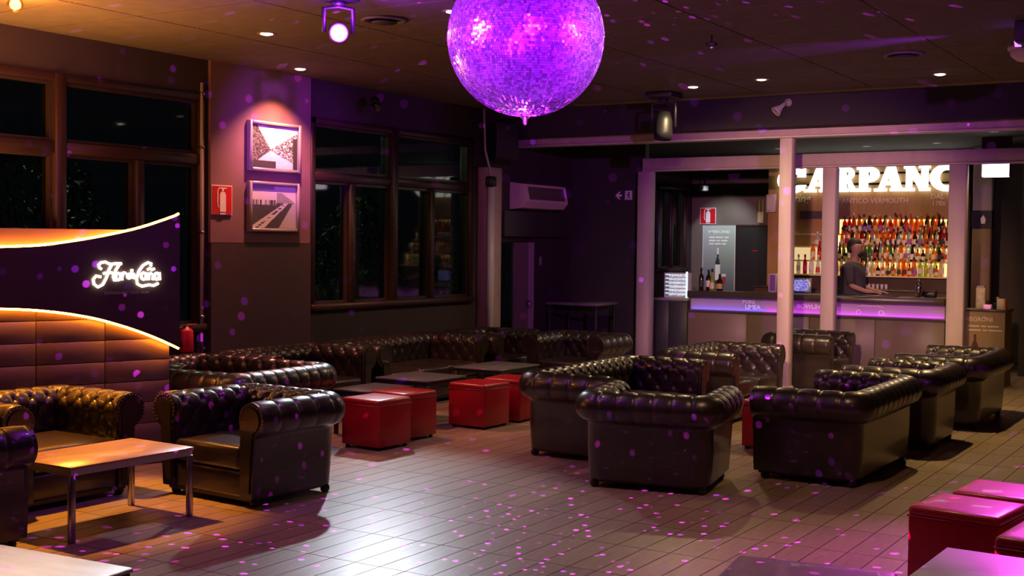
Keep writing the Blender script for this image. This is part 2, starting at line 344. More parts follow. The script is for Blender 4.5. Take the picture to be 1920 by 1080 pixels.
# ---- windows
def window(n, Y0, Y1, z0, z1, tr, posts, low, fw_=0.07, main=0.11):
    root = struct(link('window_%d' % n, None)); x0, x1 = WX - 0.14, WX + 0.025
    def bar(nm, a, b, xa=x0, xb=x1): MB().rbox((xa, a[0], a[1]), (xb, b[0], b[1]), 0.008, 1).build(nm, FRAMEW, root)
    bar('head', (Y0, z1 - fw_), (Y1, z1)); bar('sill', (Y0, z0), (Y1, z0 + fw_), x0, WX + 0.06)
    bar('jamb', (Y0, z0), (Y0 + fw_, z1)); bar('jamb', (Y1 - fw_, z0), (Y1, z1))
    for p in posts: bar('mullion', (p - main / 2, z0), (p + main / 2, z1), x0, WX + 0.04)
    edges = [Y0 + fw_] + [e for p in posts for e in (p - main / 2, p + main / 2)] + [Y1 - fw_]
    for k in range(0, len(edges), 2):
        a, b = edges[k], edges[k + 1]
        if tr: bar('transom', (a, tr - 0.05), (b, tr + 0.05))
        zl = tr - 0.05 if tr else z1 - fw_
        sub = [a] + [q for q in low if a < q < b] + [b]
        for q in sub[1:-1]: bar('mullion', (q - 0.045, z0), (q + 0.045, zl))
        panes = [(a, b, tr + 0.05, z1 - fw_)] if tr else []
        panes += [(sub[i] + (0.045 if i else 0), sub[i + 1] - (0.045 if i < len(sub) - 2 else 0), z0 + fw_, zl) for i in range(len(sub) - 1)]
        for (pa, pb, za, zb) in panes:
            r = 0.028                                      # opening sash round each pane
            s = MB(); s.box((WX - 0.10, pa, za), (WX - 0.01, pa + r, zb)); s.box((WX - 0.10, pb - r, za), (WX - 0.01, pb, zb))
            s.box((WX - 0.10, pa + r, za), (WX - 0.01, pb - r, za + r)); s.box((WX - 0.10, pa + r, zb - r), (WX - 0.01, pb - r, zb))
            sash = s.build('sash', mat('black_sash', (0.03, 0.018, 0.015), 0.4), root)
            MB().box((WX - 0.065, pa + r, za + r), (WX - 0.058, pb - r, zb - r)).build('pane', GLASS, sash)
    return root
window(1, *W1, 2.50, [6.86], [5.5, 7.72])
window(2, *W2, 2.43, [11.46], [10.72, 12.22])
window(3, *W3, None, [], [19.15])
# garden beyond the windows
struct(MB().box((-20, -3, -0.3), (WX - T, 24, -0.05)).build('ground', mat('dark_soil', (0.03, 0.03, 0.02), 0.95)))
def bush(label, loc, rx, ry, h, n, seed):
    rd = random.Random(seed); t = thing('garden_bush', label, 'bush', loc, 0, 'bushes in the garden'); b = MB()
    for k in range(n):
        u = rd.uniform(-1, 1); a = rd.uniform(0, 2 * PI); rr = math.sqrt(1 - u * u) * rd.uniform(0.7, 1.0)
        c = Vector((rx * rr * math.cos(a), ry * rr * math.sin(a), h * 0.55 + h * 0.45 * u)); s = rd.uniform(0.03, 0.07)
        M = Matrix.Translation(c) @ Matrix.Rotation(rd.uniform(0, 2 * PI), 4, 'Z') @ Matrix.Rotation(rd.uniform(-1.2, 1.2), 4, 'X')
        b.add([(0, 0, 0), (s * 0.5, s, 0.01), (0, s * 2, 0), (-s * 0.5, s, 0.01)], [(0, 1, 2, 3)], M)
    f = b.build('foliage', LEAF, t); f['kind'] = 'stuff'
    st = MB()
    for k in range(4):
        a = k * 1.6 + seed; st.tube([(0, 0, -0.05), (0.1 * math.cos(a), 0.1 * math.sin(a), h * 0.3), (rx * 0.5 * math.cos(a), ry * 0.5 * math.sin(a), h * 0.75)], [0.03, 0.022, 0.01], 6)
    st.build('stem', BARK, t)
bush('dark leafy bush outside the left part of the booth-side window', (-10.4, 6.0, -0.02), 0.7, 0.9, 2.5, 1500, 1)
bush('tall leafy bush outside the right panes of the booth-side window', (-10.5, 8.0, -0.02), 0.7, 0.8, 2.75, 1700, 2)
bush('leafy bush outside the left half of the window over the long sofas', (-10.3, 11.1, -0.02), 0.7, 0.8, 2.3, 1500, 3)
bush('leafy bush outside the right half of the window over the long sofas', (-10.4, 13.0, -0.02), 0.6, 0.7, 2.3, 1300, 4)
bush('small leafy bush seen through the low glass door', (-9.9, 14.6, -0.02), 0.5, 0.5, 1.6, 900, 5)
# ---- glass door in the left wall
dr = struct(link('door_1', None)); al = mat('door_aluminium', (0.30, 0.25, 0.24), 0.45, metal=0.5)
MB().box((WX - 0.12, DR[0], 1.755), (WX + 0.01, DR[1], 1.80)).build('door_head', FRAMEW, dr)
MB().box((WX - 0.12, DR[1] - 0.035, 0), (WX + 0.02, DR[1], 1.755)).build('door_jamb', mat('pale_jamb', (0.45, 0.38, 0.34), 0.5), dr)
MB().box((WX - 0.12, DR[0], 0), (WX + 0.02, DR[0] + 0.03, 1.755)).build('door_jamb', FRAMEW, dr)
MB().box((WX - 0.08, 14.20, 0.02), (WX - 0.03, 14.56, 1.75)).build('door_leaf', mat('brown_door_leaf', (0.22, 0.15, 0.14), 0.5), dr)
MB().box((WX - 0.065, DR[0] + 0.03, 0.02), (WX - 0.058, 14.20, 1.75)).build('pane', GLASS, dr)
MB().rbox((WX - 0.03, 14.50, 0.86), (WX + 0.03, 14.54, 0.96), 0.008, 1).build('door_handle', STEEL, dr)
struct(MB().box((WX, 13.66, 1.83), (WX + 0.14, 15.3, 2.16)).build('trim_1', mat('black_shutter_box', (0.035, 0.03, 0.03), 0.5)))
# ---- corner column with pipe
colm = thing('corner_column', 'pale square corner column between the long window and the glass door', 'column', (WX + 0.13, 13.44, 0))
MB().rbox((-0.13, -0.22, 0), (0.07, 0.06, 2.70), 0.012, 1).build('shaft', mat('pale_column_paint', (0.50, 0.36, 0.31), 0.55, noise=(0.43, 0.31, 0.27)), colm)
MB().cyl((0.085, -0.225, 0), (0.085, -0.225, 2.45), 0.050, 14).build('pipe', mat('grey_pipe', (0.58, 0.55, 0.50), 0.35), colm)
MB().tube([(0.085, -0.225, 2.45), (0.085, -0.24, 2.62), (0.06, -0.33, 2.9), (0.04, -0.34, H - 0.03)], 0.014, 8).build('cable', mat('grey_cable', (0.4, 0.38, 0.38), 0.4), colm)
MB().rbox((0.03, -0.29, 2.44), (0.14, -0.17, 2.58), 0.02, 1).build('bracket', BLACK, colm)
# ---- timber frame of the bar area
def beam(label, y0, y1, z0, z1, x0, x1=5.9):
    t = thing('timber_beam', label, 'beam', (x0, (y0 + y1) / 2, z0)); L = x1 - x0; hw = (y1 - y0) / 2
    MB().rbox((0, -hw, 0.022), (L, hw, z1 - z0), 0.006, 1).build('girder', BEAMM, t)
    MB().rbox((0, -hw - 0.012, 0), (L, hw + 0.012, 0.02), 0.005, 1).build('edge_strip', mat('pale_edge_strip', (0.72, 0.64, 0.56), 0.5), t)
beam('long upper timber beam running from the corner column over the front post', 13.99, 14.16, 3.00, 3.155, WX + 0.01)
beam('lower rear timber beam carried by three posts in front of the bar', 15.52, 15.68, 2.745, 2.92, -7.50)
def post(label, x0, x1, y0, y1, z1):
    t = thing('timber_post', label, 'post', ((x0 + x1) / 2, (y0 + y1) / 2, 0), 0, 'timber posts of the bar area'); hw = (x1 - x0) / 2; hd = (y1 - y0) / 2
    MB().rbox((-hw, -hd, 0.0), (hw, hd, z1), 0.008, 1).build('shaft', BEAMM, t)
    MB().rbox((-hw - 0.012, -hd - 0.012, 0.0), (hw + 0.012, hd + 0.012, 0.10), 0.006, 1).build('plinth', BEAMM, t)
post('tallest timber post, standing in front of the others under the upper beam', -5.0, -4.85, 14.0, 14.16, 2.998)
post('purple-lit timber post at the left end of the lower beam', -7.56, -7.37, 15.50, 15.68, 2.742)
post('narrow timber post right behind the tallest one', -4.97, -4.80, 15.52, 15.68, 2.742)
post('timber post at the right end of the lit bottle display', -3.42, -3.22, 15.52, 15.68, 2.742)

# ================================================================== CHESTERFIELD SEATS
DI = 0.655; OUT = 0.13; RC, RZ, RR = 0.105, 0.580, 0.115
def ches_profile():
    """(s, z, ns, nz, a, zone): s outward from the seat, z up, normal, arc length"""
    pts = []; a = 0.0
    n = 9
    for i in range(n): z = 0.30 + (0.53 - 0.30) * i / n; pts.append((0.0, z, -1.0, 0.0, z - 0.30))
    a = 0.23; n = 38; a0, a1 = R(205), R(-68)
    for i in range(n + 1):
        t = a0 + (a1 - a0) * i / n
        pts.append((RC + RR * math.cos(t), RZ + RR * math.sin(t), math.cos(t), math.sin(t), a + (a0 - t) * RR))
    a = pts[-1][4]
    for (s, z) in ((0.136, 0.462), (0.130, 0.452), (0.128, 0.30), (0.122, 0.18), (0.112, 0.062)):
        pts.append((s, z, 1.0, 0.0, a + 0.02)); a += 0.03
    return pts
PROF = ches_profile(); A_TOP = 0.23 + (R(205) - R(100)) * RR; A_END = 0.23 + (R(205) - R(-62)) * RR
def tuft(l, a, dl, da):
    """height offset of the buttoned leather at length l and arc length a"""
    V = (A_TOP - a) / da; U = l / dl
    if a <= A_TOP + 0.002:
        f1 = U - 0.5 * V; f2 = U + 0.5 * V
        d1 = abs(f1 - round(f1)) * dl * 0.8; d2 = abs(f2 - round(f2)) * dl * 0.8
        row = round(V); off = 0.5 * (row % 2); ub = round(U - off) + off
        rb = math.hypot((U - ub) * dl, (V - row) * da)
        k = 1.0 if a > 0.03 else a / 0.03
        return k * (0.006 - 0.020 * math.exp(-(rb / 0.021) ** 2) - 0.010 * math.exp(-(d1 / 0.0085) ** 2) - 0.010 * math.exp(-(d2 / 0.0085) ** 2))
    if a < A_END:
        d = abs(U - round(U)) * dl; k = min(1.0, (A_END - a) / 0.05)
        return k * (0.005 * math.sin(min(1, d / (dl / 2)) * PI / 2) - 0.010 * math.exp(-(d / 0.0065) ** 2)) + 0.0
    return 0.0
def sweep(path, dl, da=0.095):
    """path: list of (x0, y0, dx, dy, l): base point on the inner line, outward direction, length"""
    b = MB(); n = len(PROF); vs = []; fs = []
    for (x0, y0, dx, dy, l) in path:
        for (s, z, ns, nz, a) in PROF:
            h = tuft(l, a, dl, da); ss = s + ns * h; vs.append((x0 + dx * ss, y0 + dy * ss, z + nz * h))
    for i in range(len(path) - 1):
        for j in range(n - 1): fs.append((i * n + j, (i + 1) * n + j, (i + 1) * n + j + 1, i * n + j + 1))
    return b.add(vs, fs, None, True)
def buttons(path, dl, da=0.095):
    b = MB(); L0 = path[0][4]; L1 = path[-1][4]
    def at(l):
        for i in range(len(path) - 1):
            if path[i][4] <= l <= path[i + 1][4]: return path[i]
        return path[-1]
    for row in range(4):
        a = A_TOP - row * da
        if a < 0.05: continue
        pr = min(PROF[:48], key=lambda p: abs(p[4] - a)); k0 = math.floor(L0 / dl) - 1
        for k in range(k0, math.ceil(L1 / dl) + 2):
            l = (k + 0.5 * (row % 2)) * dl
            if l < L0 + 0.02 or l > L1 - 0.02: continue
            x0, y0, dx, dy, _ = at(l); s = pr[0] - pr[2] * 0.017; z = pr[1] - pr[3] * 0.017
            b.sphere((x0 + dx * s, y0 + dy * s, z), 0.0085, 6, 4)
    return b
def chesterfield(inner_w, ncush, leather, name, label, cat, group):
    root = thing(name, label, cat, (0, 0, 0), 0, group); w_ = inner_w / 2; yo = -(DI + OUT) / 2   # local front faces -y
    st = 0.0125; q = R(45); rc = 0.10
    na = int(DI / st); nc = 7
    dlb = inner_w / max(1, round(inner_w / 0.135)); dla = DI / 4
    def arm_path(sg):
        p = [(sg * w_, yo + DI * i / na, sg, 0, DI * i / na - DI) for i in range(na + 1)]
        p += [(sg * w_, yo + DI, sg * math.cos(q * i / nc), math.sin(q * i / nc), rc * q * i / nc) for i in range(1, nc + 1)]
        return p
    nb = int(inner_w / st)
    bp = [(-w_, yo + DI, -math.cos(q + q * i / nc), math.sin(q + q * i / nc), -w_ - rc * q * (1 - i / nc)) for i in range(nc)]
    bp += [(-w_ + inner_w * i / nb, yo + DI, 0, 1, -w_ + inner_w * i / nb) for i in range(nb + 1)]
    bp += [(w_, yo + DI, math.sin(q * i / nc), math.cos(q * i / nc), w_ + rc * q * i / nc) for i in range(1, nc + 1)]
    if round(inner_w / dlb) % 2: bp = [(a_, b_, c_, d_, l_ + dlb / 2) for (a_, b_, c_, d_, l_) in bp]
    back = sweep(bp, dlb).build('backrest', leather, root)
    bt = buttons(bp, dlb).build('buttons', leather, back); bt['kind'] = 'stuff'
    poly = [(p[0], p[1]) for p in PROF[::2]] + [(PROF[-1][0], 0.062), (0.0, 0.062)]
    cx = sum(p[0] for p in poly) / len(poly)
    for sg in (-1, 1):
        ap = arm_path(sg); arm = sweep(ap, dla).build('arm', leather, root)
        ab = buttons(ap, dla).build('buttons', leather, arm); ab['kind'] = 'stuff'
        P = [(sg * (w_ + s), z) for s, z in poly]
        f = MB(); f.prism(P, yo - 0.012, yo + 0.01)
        P2 = [(sg * (w_ + 0.105 + (s - 0.105) * 0.72), RZ + (z - RZ) * 0.72) if z > 0.46 else (sg * (w_ + 0.066 + (s - 0.066) * 0.62), z if z > 0.1 else 0.10) for s, z in poly]
        f.prism(P2, yo - 0.022, yo - 0.011)
        front = f.build('arm_front', leather, root)
        nh = MB()
        for (s, z, ns, nz, a) in PROF[6:48:2]:
            nh.sphere((sg * (w_ + s - ns * 0.012), yo - 0.014, z - nz * 0.012), 0.0055, 6, 4)
        o = nh.build('nailheads', NAIL, front); o['kind'] = 'stuff'
    MB().rbox((-w_, yo + 0.0, 0.062), (w_, yo + DI + 0.03, 0.235), 0.02, 2).build('seat_base', leather, root)
    MB().box((-w_ - 0.075, yo + 0.012, 0.040), (w_ + 0.075, yo + DI + 0.070, 0.09)).build('bottom_board', FOOTM, root)
    cw = inner_w / ncush
    for k in range(ncush):
        MB().rbox((-w_ + cw * k + 0.004, yo - 0.012, 0.237), (-w_ + cw * (k + 1) - 0.004, yo + DI + 0.005, 0.395), 0.035, 3, None, 0.02).build('seat_cushion', leather, root)
    for sx in (-1, 1):
        for y in (yo + 0.06, yo + DI + 0.06):
            MB().lathe([(0.02, 0), (0.032, 0.012), (0.034, 0.035), (0.024, 0.05), (0.028, 0.063)], 12, Mloc(sx * (w_ + 0.06), y, 0)).build('foot', FOOTM, root)
    return root
protos = {}
def seat(kind, x, y, deg, label, group, leather=LEATHER):
    iw, nc_ = {'armchair': (0.66, 1), 'loveseat': (1.12, 2), 'small_sofa': (0.90, 2), 'wide_loveseat': (1.28, 2), 'sofa': (1.64, 3)}[kind]
    key = (kind, leather.name); cat = 'armchair' if kind == 'armchair' else 'sofa'
    nm = {'armchair': 'chesterfield_armchair', 'loveseat': 'chesterfield_loveseat', 'small_sofa': 'chesterfield_loveseat', 'wide_loveseat': 'chesterfield_loveseat', 'sofa': 'chesterfield_sofa'}[kind]
    if key not in protos: o = protos[key] = chesterfield(iw, nc_, leather, nm, label, cat, group)
    else: o = copy_tree(protos[key]); o['label'] = label; o['group'] = group
    o.location = (x, y, 0); o.rotation_euler = (0, 0, R(deg)); return o
# base depth 0.72 (DI + OUT), base width inner + 0.26; facing -Y = 0 deg, +X = 90, +Y = 180, -X = -90
GA, GB, GC = 'seats by the neon booth', 'seats along the window wall', 'seats in the middle of the room'
seat('armchair', -6.04, 6.36, -4, 'black buttoned armchair facing the viewer, right of the low orange-lit table', GA)
seat('armchair', -7.08, 5.42, 88, 'orange-lit buttoned armchair right in front of the tiled neon booth', GA)
seat('armchair', -6.42, 4.10, 176, 'near black armchair cut off by the left edge, turned away from the viewer', GA)
seat('small_sofa', -7.31, 7.69, -90, 'buttoned sofa with orange-lit rolled back beside the tiled booth edge', GA)
seat('armchair', -8.14, 7.82, 90, 'buttoned armchair against the wall under the conduit, nearest the booth', GB)
seat('loveseat', -8.14, 9.16, 90, 'buttoned sofa against the wall below the framed photos', GB)
seat('sofa', -8.14, 10.99, 90, 'long buttoned sofa below the middle of the long dark window', GB)
seat('armchair', -8.08, 12.59, 90, 'buttoned armchair in front of the pale corner column', GB)
seat('armchair', -6.98, 12.80, 0, 'buttoned armchair with purple-lit scrolled arms facing the viewer by the glass door', GB)
seat('armchair', -3.84, 8.29, 191, 'nearest dark armchair in the middle, its back turned to the viewer', GC)
seat('sofa', -4.86, 9.66, 90, 'long brown buttoned sofa left of the nearest middle armchair, facing right', GC)
seat('loveseat', -4.88, 12.06, 90, 'buttoned sofa just left of the foot of the tallest timber post, facing right', GC)
seat('armchair', -4.86, 14.80, 90, 'rearmost buttoned armchair, seen behind the tallest timber post', GC)
seat('wide_loveseat', -2.92, 9.62, -90, 'dark two-seat sofa right of the nearest middle armchair, its end toward the viewer', GC)
seat('armchair', -2.86, 11.32, -90, 'middle one of the three seats lined up along the right aisle', GC)
seat('loveseat', -2.80, 13.10, -90, 'farthest of the three seats lined up along the right aisle', GC)

# ================================================================== POUFS AND TABLES
def pouf(label, x, y, deg, s=0.42, h=0.43, group='red leather poufs'):
    t = thing('cube_pouf', label, 'pouf', (x, y, 0), R(deg), group); k = s / 2
    MB().rbox((-k, -k, 0.025), (k, k, h - 0.055), 0.014, 2).build('body', REDL, t)
    MB().rbox((-k - 0.002, -k - 0.002, h - 0.062), (k + 0.002, k + 0.002, h - 0.006), 0.024, 3, None, 0.012).build('seat_pad', REDL, t)
    MB().tube([(-k, -k, h - 0.058), (k, -k, h - 0.058), (k, k, h - 0.058), (-k, k, h - 0.058)], 0.005, 6, True).build('piping', REDL, t)
    for sx in (-1, 1):
        for sy in (-1, 1): MB().cyl((sx * (k - 0.04), sy * (k - 0.04), 0), (sx * (k - 0.04), sy * (k - 0.04), 0.027), 0.02, 10).build('foot', BLACK, t)
pouf('nearest of the four red cube poufs in front of the window-wall seats', -6.52, 8.38, -3)
pouf('red cube pouf right behind the nearest left one', -6.62, 8.90, -5)
pouf('red cube pouf left of the long brown sofa, front one of its pair', -6.45, 9.87, -2)
pouf('red cube pouf partly hidden by the arm of the long brown sofa', -6.42, 10.42, 2)
pouf('red cube pouf in shadow between the nearest armchair and the two-seat sofa', -3.70, 10.30, 5)
pouf('red cube pouf deep between the middle sofas, near the foot of the tall post', -3.85, 12.7, 8)
pouf('largest red pouf with pink-lit top at the lower right', -1.33, 6.66, -8, 0.46)
pouf('red pouf with pink top just behind the lower-right one', -1.24, 7.20, -4, 0.46)
pouf('red pouf cut off by the right edge of the picture', -0.83, 6.20, -6, 0.46)
def low_table(label, x, y, deg, wx, wy, h, topm, legm, name='coffee_table', group=None, leg=0.018, th=0.018):
    t = thing(name, label, 'table', (x, y, 0), R(deg), group); a, b = wx / 2, wy / 2
    MB().rbox((-a, -b, h - th), (a, b, h), 0.004, 1).build('table_top', topm, t)
    MB().box((-a + 0.01, -b + 0.01, h - th - 0.035), (a - 0.01, b - 0.01, h - th - 0.001)).build('apron', legm, t)
    for sx in (-1, 1):
        for sy in (-1, 1):
            c = (sx * (a - leg - 0.004), sy * (b - leg - 0.004))
            MB().rbox((c[0] - leg, c[1] - leg, 0), (c[0] + leg, c[1] + leg, h - th - 0.03), 0.005, 1).build('leg', legm, t)
    return t
WOODT = mat('orange_wood_veneer', (0.45, 0.30, 0.17), 0.35, noise=(0.36, 0.22, 0.12), nscale=3, stretch=(8, 1, 1), coat=0.15)
low_table('low table with wooden top and steel legs between the left armchairs', -6.11, 5.14, -2, 0.60, 0.92, 0.44, WOODT, STEEL)
SLATE = mat('slate_top', (0.12, 0.13, 0.15), 0.28); DKLEG = mat('dark_table_leg', (0.03, 0.03, 0.035), 0.4, metal=0.4)
GT = 'dark slate-topped tables by the window seats'
low_table('dark slate-topped table left of the nearest red poufs', -7.06, 9.0, 0, 0.42, 0.60, 0.41, SLATE, DKLEG, 'slate_table', GT)
low_table('dark slate-topped table behind the gap between the two pouf pairs', -7.08, 9.80, 0, 0.62, 0.66, 0.44, SLATE, DKLEG, 'slate_table', GT)
low_table('dark slate-topped table farthest back before the corner seats', -7.06, 11.15, 0, 0.58, 0.80, 0.44, SLATE, DKLEG, 'slate_table', GT)
low_table('pale stone-topped table corner at the lower left edge', -4.32, 2.93, 4, 0.95, 0.90, 0.43, mat('pale_stone', (0.62, 0.57, 0.52), 0.4, noise=(0.5, 0.45, 0.4), nscale=4, stretch=(1, 4, 1)), DKLEG, 'stone_table')
low_table('grey steel-topped table at the lower right with purple glare', -0.86, 5.10, -2, 0.70, 0.86, 0.45, STEEL, DKLEG, 'steel_table')
# brown leather ottoman at the bottom edge
ot = thing('leather_ottoman', 'brown leather ottoman rising at the bottom edge of the picture', 'ottoman', (-1.64, 4.95, 0), R(8))
MB().rbox((-0.34, -0.30, 0.03), (0.34, 0.34, 0.30), 0.02, 2).build('body', LEATHER2, ot)
MB().rbox((-0.35, -0.31, 0.295), (0.35, 0.35, 0.365), 0.03, 3, None, 0.02).build('seat_pad', LEATHER2, ot)
for sx in (-1, 1):
    for sy in (-0.25, 0.29): MB().cyl((sx * 0.29, sy, 0), (sx * 0.29, sy, 0.032), 0.02, 10).build('foot', BLACK, ot)
# tall bar table by the glass door
bt = thing('bar_table', 'tall dark bar table beside the low glass door', 'table', (-8.2, 15.15, 0))
MB().rbox((-0.40, -0.35, 0.90), (0.40, 0.30, 0.94), 0.01, 1).build('table_top', mat('grey_table_top', (0.20, 0.18, 0.18), 0.35), bt)
for sx in (-1, 1):
    for sy in (-0.30, 0.25): MB().rbox((sx * 0.36 - 0.018, sy - 0.018, 0), (sx * 0.36 + 0.018, sy + 0.018, 0.90), 0.004, 1).build('leg', DKLEG, bt)
MB().box((-0.36, -0.31, 0.80), (0.36, -0.29, 0.83)).build('rail', DKLEG, bt)

# ================================================================== NEON BOOTH
bo = thing('dj_booth', 'tiled booth with glowing orange neon curves and lit script lettering', 'booth', (-7.35, 6.90, 0), R(69))
TILEM = mat('brown_tile', (0.15, 0.095, 0.085), 0.4, noise=(0.125, 0.08, 0.07), nscale=3, island=0.06)
MB().box((-2.6, 0.014, 0), (-0.058, 0.28, 1.815)).build('body', mat('tile_joint', (0.40, 0.30, 0.24), 0.7), bo)
MB().box((-2.6, 0.0, 1.305), (-0.40, 0.0135, 1.815)).build('back_panel', mat('brown_panel', (0.30, 0.18, 0.12), 0.5), bo)
MB().box((-0.40, 0.0, 1.305), (-0.058, 0.0135, 1.815)).build('back_panel', mat('brown_panel', (0.30, 0.18, 0.12), 0.5), bo)
tl = MB().rbox((0.003, 0.0, 0.003), (0.508 - 0.003, 0.0135, 0.1625 - 0.003), 0.002, 1).mesh('tile'); tl.materials.append(TILEM)
for i in range(5):
    for j in range(8): link('tile', tl, bo, (-0.058 - 0.5084 * (i + 1), 0, j * 0.1625))
ty = [(0, 1.94), (0.018, 1.928), (0.159, 1.876), (0.328, 1.82), (0.573, 1.764), (0.772, 1.727), (1.043, 1.685), (1.34, 1.672), (1.8, 1.668), (2.6, 1.668)]
by_ = [(0, 0.90), (0.017, 0.910), (0.202, 1.0), (0.411, 1.081), (0.655, 1.157), (0.891, 1.203), (1.12, 1.232), (1.342, 1.245), (1.8, 1.25), (2.6, 1.25)]
def curve(pts, t):
    xs = [p[0] for p in pts]; zs = [p[1] for p in pts]
    return sum(float(np.interp(min(2.6, max(0, t + d)), xs, zs)) for d in (-0.08, -0.04, 0, 0.04, 0.08)) / 5 if 0.1 < t < 2.5 else float(np.interp(t, xs, zs))
ts = [2.6 * i / 80 for i in range(81)]
b = MB(); vs = []; fs = []
for t in ts:
    for y in (-0.062, -0.030): vs += [(-t, y, curve(by_, t)), (-t, y, curve(ty, t))]
for i in range(80):
    a = 4 * i; c = a + 4
    fs += [(a, c, c + 1, a + 1), (a + 2, a + 3, c + 3, c + 2), (a + 1, c + 1, c + 3, a + 3), (a, a + 2, c + 2, c)]
fs += [(0, 1, 3, 2), (320, 322, 323, 321)]
b.add(vs, fs); board = b.build('curved_board', mat('dark_brown_board', (0.055, 0.032, 0.028), 0.45, noise=(0.045, 0.027, 0.024), nscale=4), bo)
NEON = emat('orange_neon', (1.0, 0.28, 0.02), 58.0)
MB().tube([(-t, -0.040, curve(ty, t) + 0.008) for t in ts], 0.0085, 8).build('neon_strip', NEON, board)
MB().tube([(-t, -0.040, curve(by_, t) - 0.008) for t in ts], 0.0085, 8).build('neon_strip', NEON, board)
for x in (-0.3, -1.2, -2.1): MB().box((x - 0.02, -0.031, 1.40), (x + 0.02, 0.001, 1.44)).build('standoff', BLACK, board)
LET = emat('white_led_letters', (1.0, 0.86, 0.66), 9.0)
def script(parent):
    def P(x, y): return (-(0.69 - (x - 280) * 0.531 / 1150), -0.072, 1.576 - (y - 260) * 0.199 / 460)
    def ell(cx, cy, rx, ry): return [(cx + rx * math.cos(k * PI / 6), cy + ry * math.sin(k * PI / 6)) for k in range(13)]
    strokes = [[(440, 395), (405, 370), (395, 320), (430, 280), (500, 270), (580, 310), (660, 300), (770, 300)],
               [(610, 310), (560, 410), (520, 540), (460, 660), (380, 705), (315, 650), (305, 570), (350, 510), (430, 530)],
               [(470, 470), (560, 455), (620, 460)],
               [(735, 310), (680, 400), (630, 530), (650, 590), (690, 585)], ell(715, 525, 42, 60), [(785, 450), (775, 590)], [(780, 500), (810, 455), (845, 470)],
               ell(895, 520, 28, 36), [(945, 400), (930, 555)], [(960, 520), (1000, 505), (985, 480), (955, 510), (970, 550), (1005, 545)],
               [(1260, 350), (1270, 300), (1215, 280), (1130, 330), (1060, 430), (1020, 560), (1035, 660), (1110, 700), (1230, 675), (1310, 690), (1390, 650)],
               ell(1140, 520, 42, 60), [(1185, 455), (1180, 590)], [(1220, 590), (1230, 465)], [(1230, 510), (1265, 460), (1300, 490), (1295, 590)],
               [(1205, 410), (1245, 385), (1285, 410), (1325, 390)], ell(1365, 525, 38, 58), [(1410, 455), (1415, 592)]]
    b = MB()
    for s in strokes: b.tube([P(*p) for p in s], 0.0100, 7)
    b.build('script_lettering', LET, parent)
script(board)
text('tagline', 'SUSTAINABLY AGED RUM', 0.030, mat('dim_lettering', (0.30, 0.22, 0.20), 0.6), board, Matrix.Translation((-0.42, -0.066, 1.328)), depth=0.001)
# amber globe lamp above the booth
gl = thing('globe_lamp', 'small amber glass globe lamp on the ceiling at the top left corner', 'lamp', (-7.61, 5.64, H - 0.004))
MB().lathe([(0.06, 0), (0.06, -0.012), (0.03, -0.016)], 16).build('canopy', STEEL, gl)
MB().sphere((0, 0, -0.062), 0.056, 20, 12).build('globe', glassmat('amber_globe_glass', (1.0, 0.85, 0.6), 0.12), gl)
MB().sphere((0, 0, -0.06), 0.014, 10, 8).build('bulb', emat('amber_bulb', AMBER, 30.0), gl)

# ================================================================== MIRROR BALL
mb = thing('mirror_ball', 'large mirror ball glowing purple under the ceiling', 'disco ball', BALL)
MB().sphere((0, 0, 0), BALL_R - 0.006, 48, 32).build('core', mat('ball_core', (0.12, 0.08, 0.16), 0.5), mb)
b = MB(); rows = 96; rd = random.Random(3)
for i in range(rows):
    th = PI * (i + 0.5) / rows; rr = math.sin(th); n = max(4, int(2 * PI * BALL_R * rr / 0.0134)); hz = PI * BALL_R / rows * 0.5 * 0.90
    for k in range(n):
        ph = 2 * PI * (k + 0.5 * (i % 2)) / n; d = Vector((rr * math.cos(ph), rr * math.sin(ph), math.cos(th)))
        e1 = Vector((-math.sin(ph), math.cos(ph), 0)); e2 = d.cross(e1)
        j = rd.gauss(0, 0.06); j2 = rd.gauss(0, 0.06)
        nd = (d + e1 * j + e2 * j2).normalized(); a1 = (e1 - nd * e1.dot(nd)).normalized(); a2 = nd.cross(a1)
        hx = PI * BALL_R * rr / n * 0.90; c = d * BALL_R
        o = len(b.v); v = [c + a1 * sx * hx + a2 * sy * hz for sx, sy in ((-1, -1), (1, -1), (1, 1), (-1, 1))]
        b.v += [tuple(p) for p in v] + [tuple(p - d * 0.006) for p in v]
        b.f += [(o, o + 1, o + 2, o + 3), (o, o + 4, o + 5, o + 1), (o + 1, o + 5, o + 6, o + 2), (o + 2, o + 6, o + 7, o + 3), (o + 3, o + 7, o + 4, o)]; b.sm += [False] * 5
me = bpy.data.meshes.new('mirror_tiles'); me.from_pydata(b.v, [], b.f); me.materials.append(mat('mirror_tile', (0.60, 0.40, 0.78), 0.24, metal=0.66, island=0.48))  # purple light painted into the tile tint, sparkle into the per-tile value
o = link('mirror_tiles', me, mb); o['kind'] = 'stuff'
MB().lathe([(0.0, -BALL_R - 0.045), (0.010, -BALL_R - 0.04), (0.012, -BALL_R - 0.015), (0.022, -BALL_R - 0.008), (0.03, -BALL_R + 0.01)], 12).build('finial', STEEL, mb)
MB().lathe([(0.05, BALL_R - 0.02), (0.05, BALL_R + 0.03), (0.012, BALL_R + 0.04), (0.012, H - BALL.z)], 12).build('hanger', STEEL, mb)

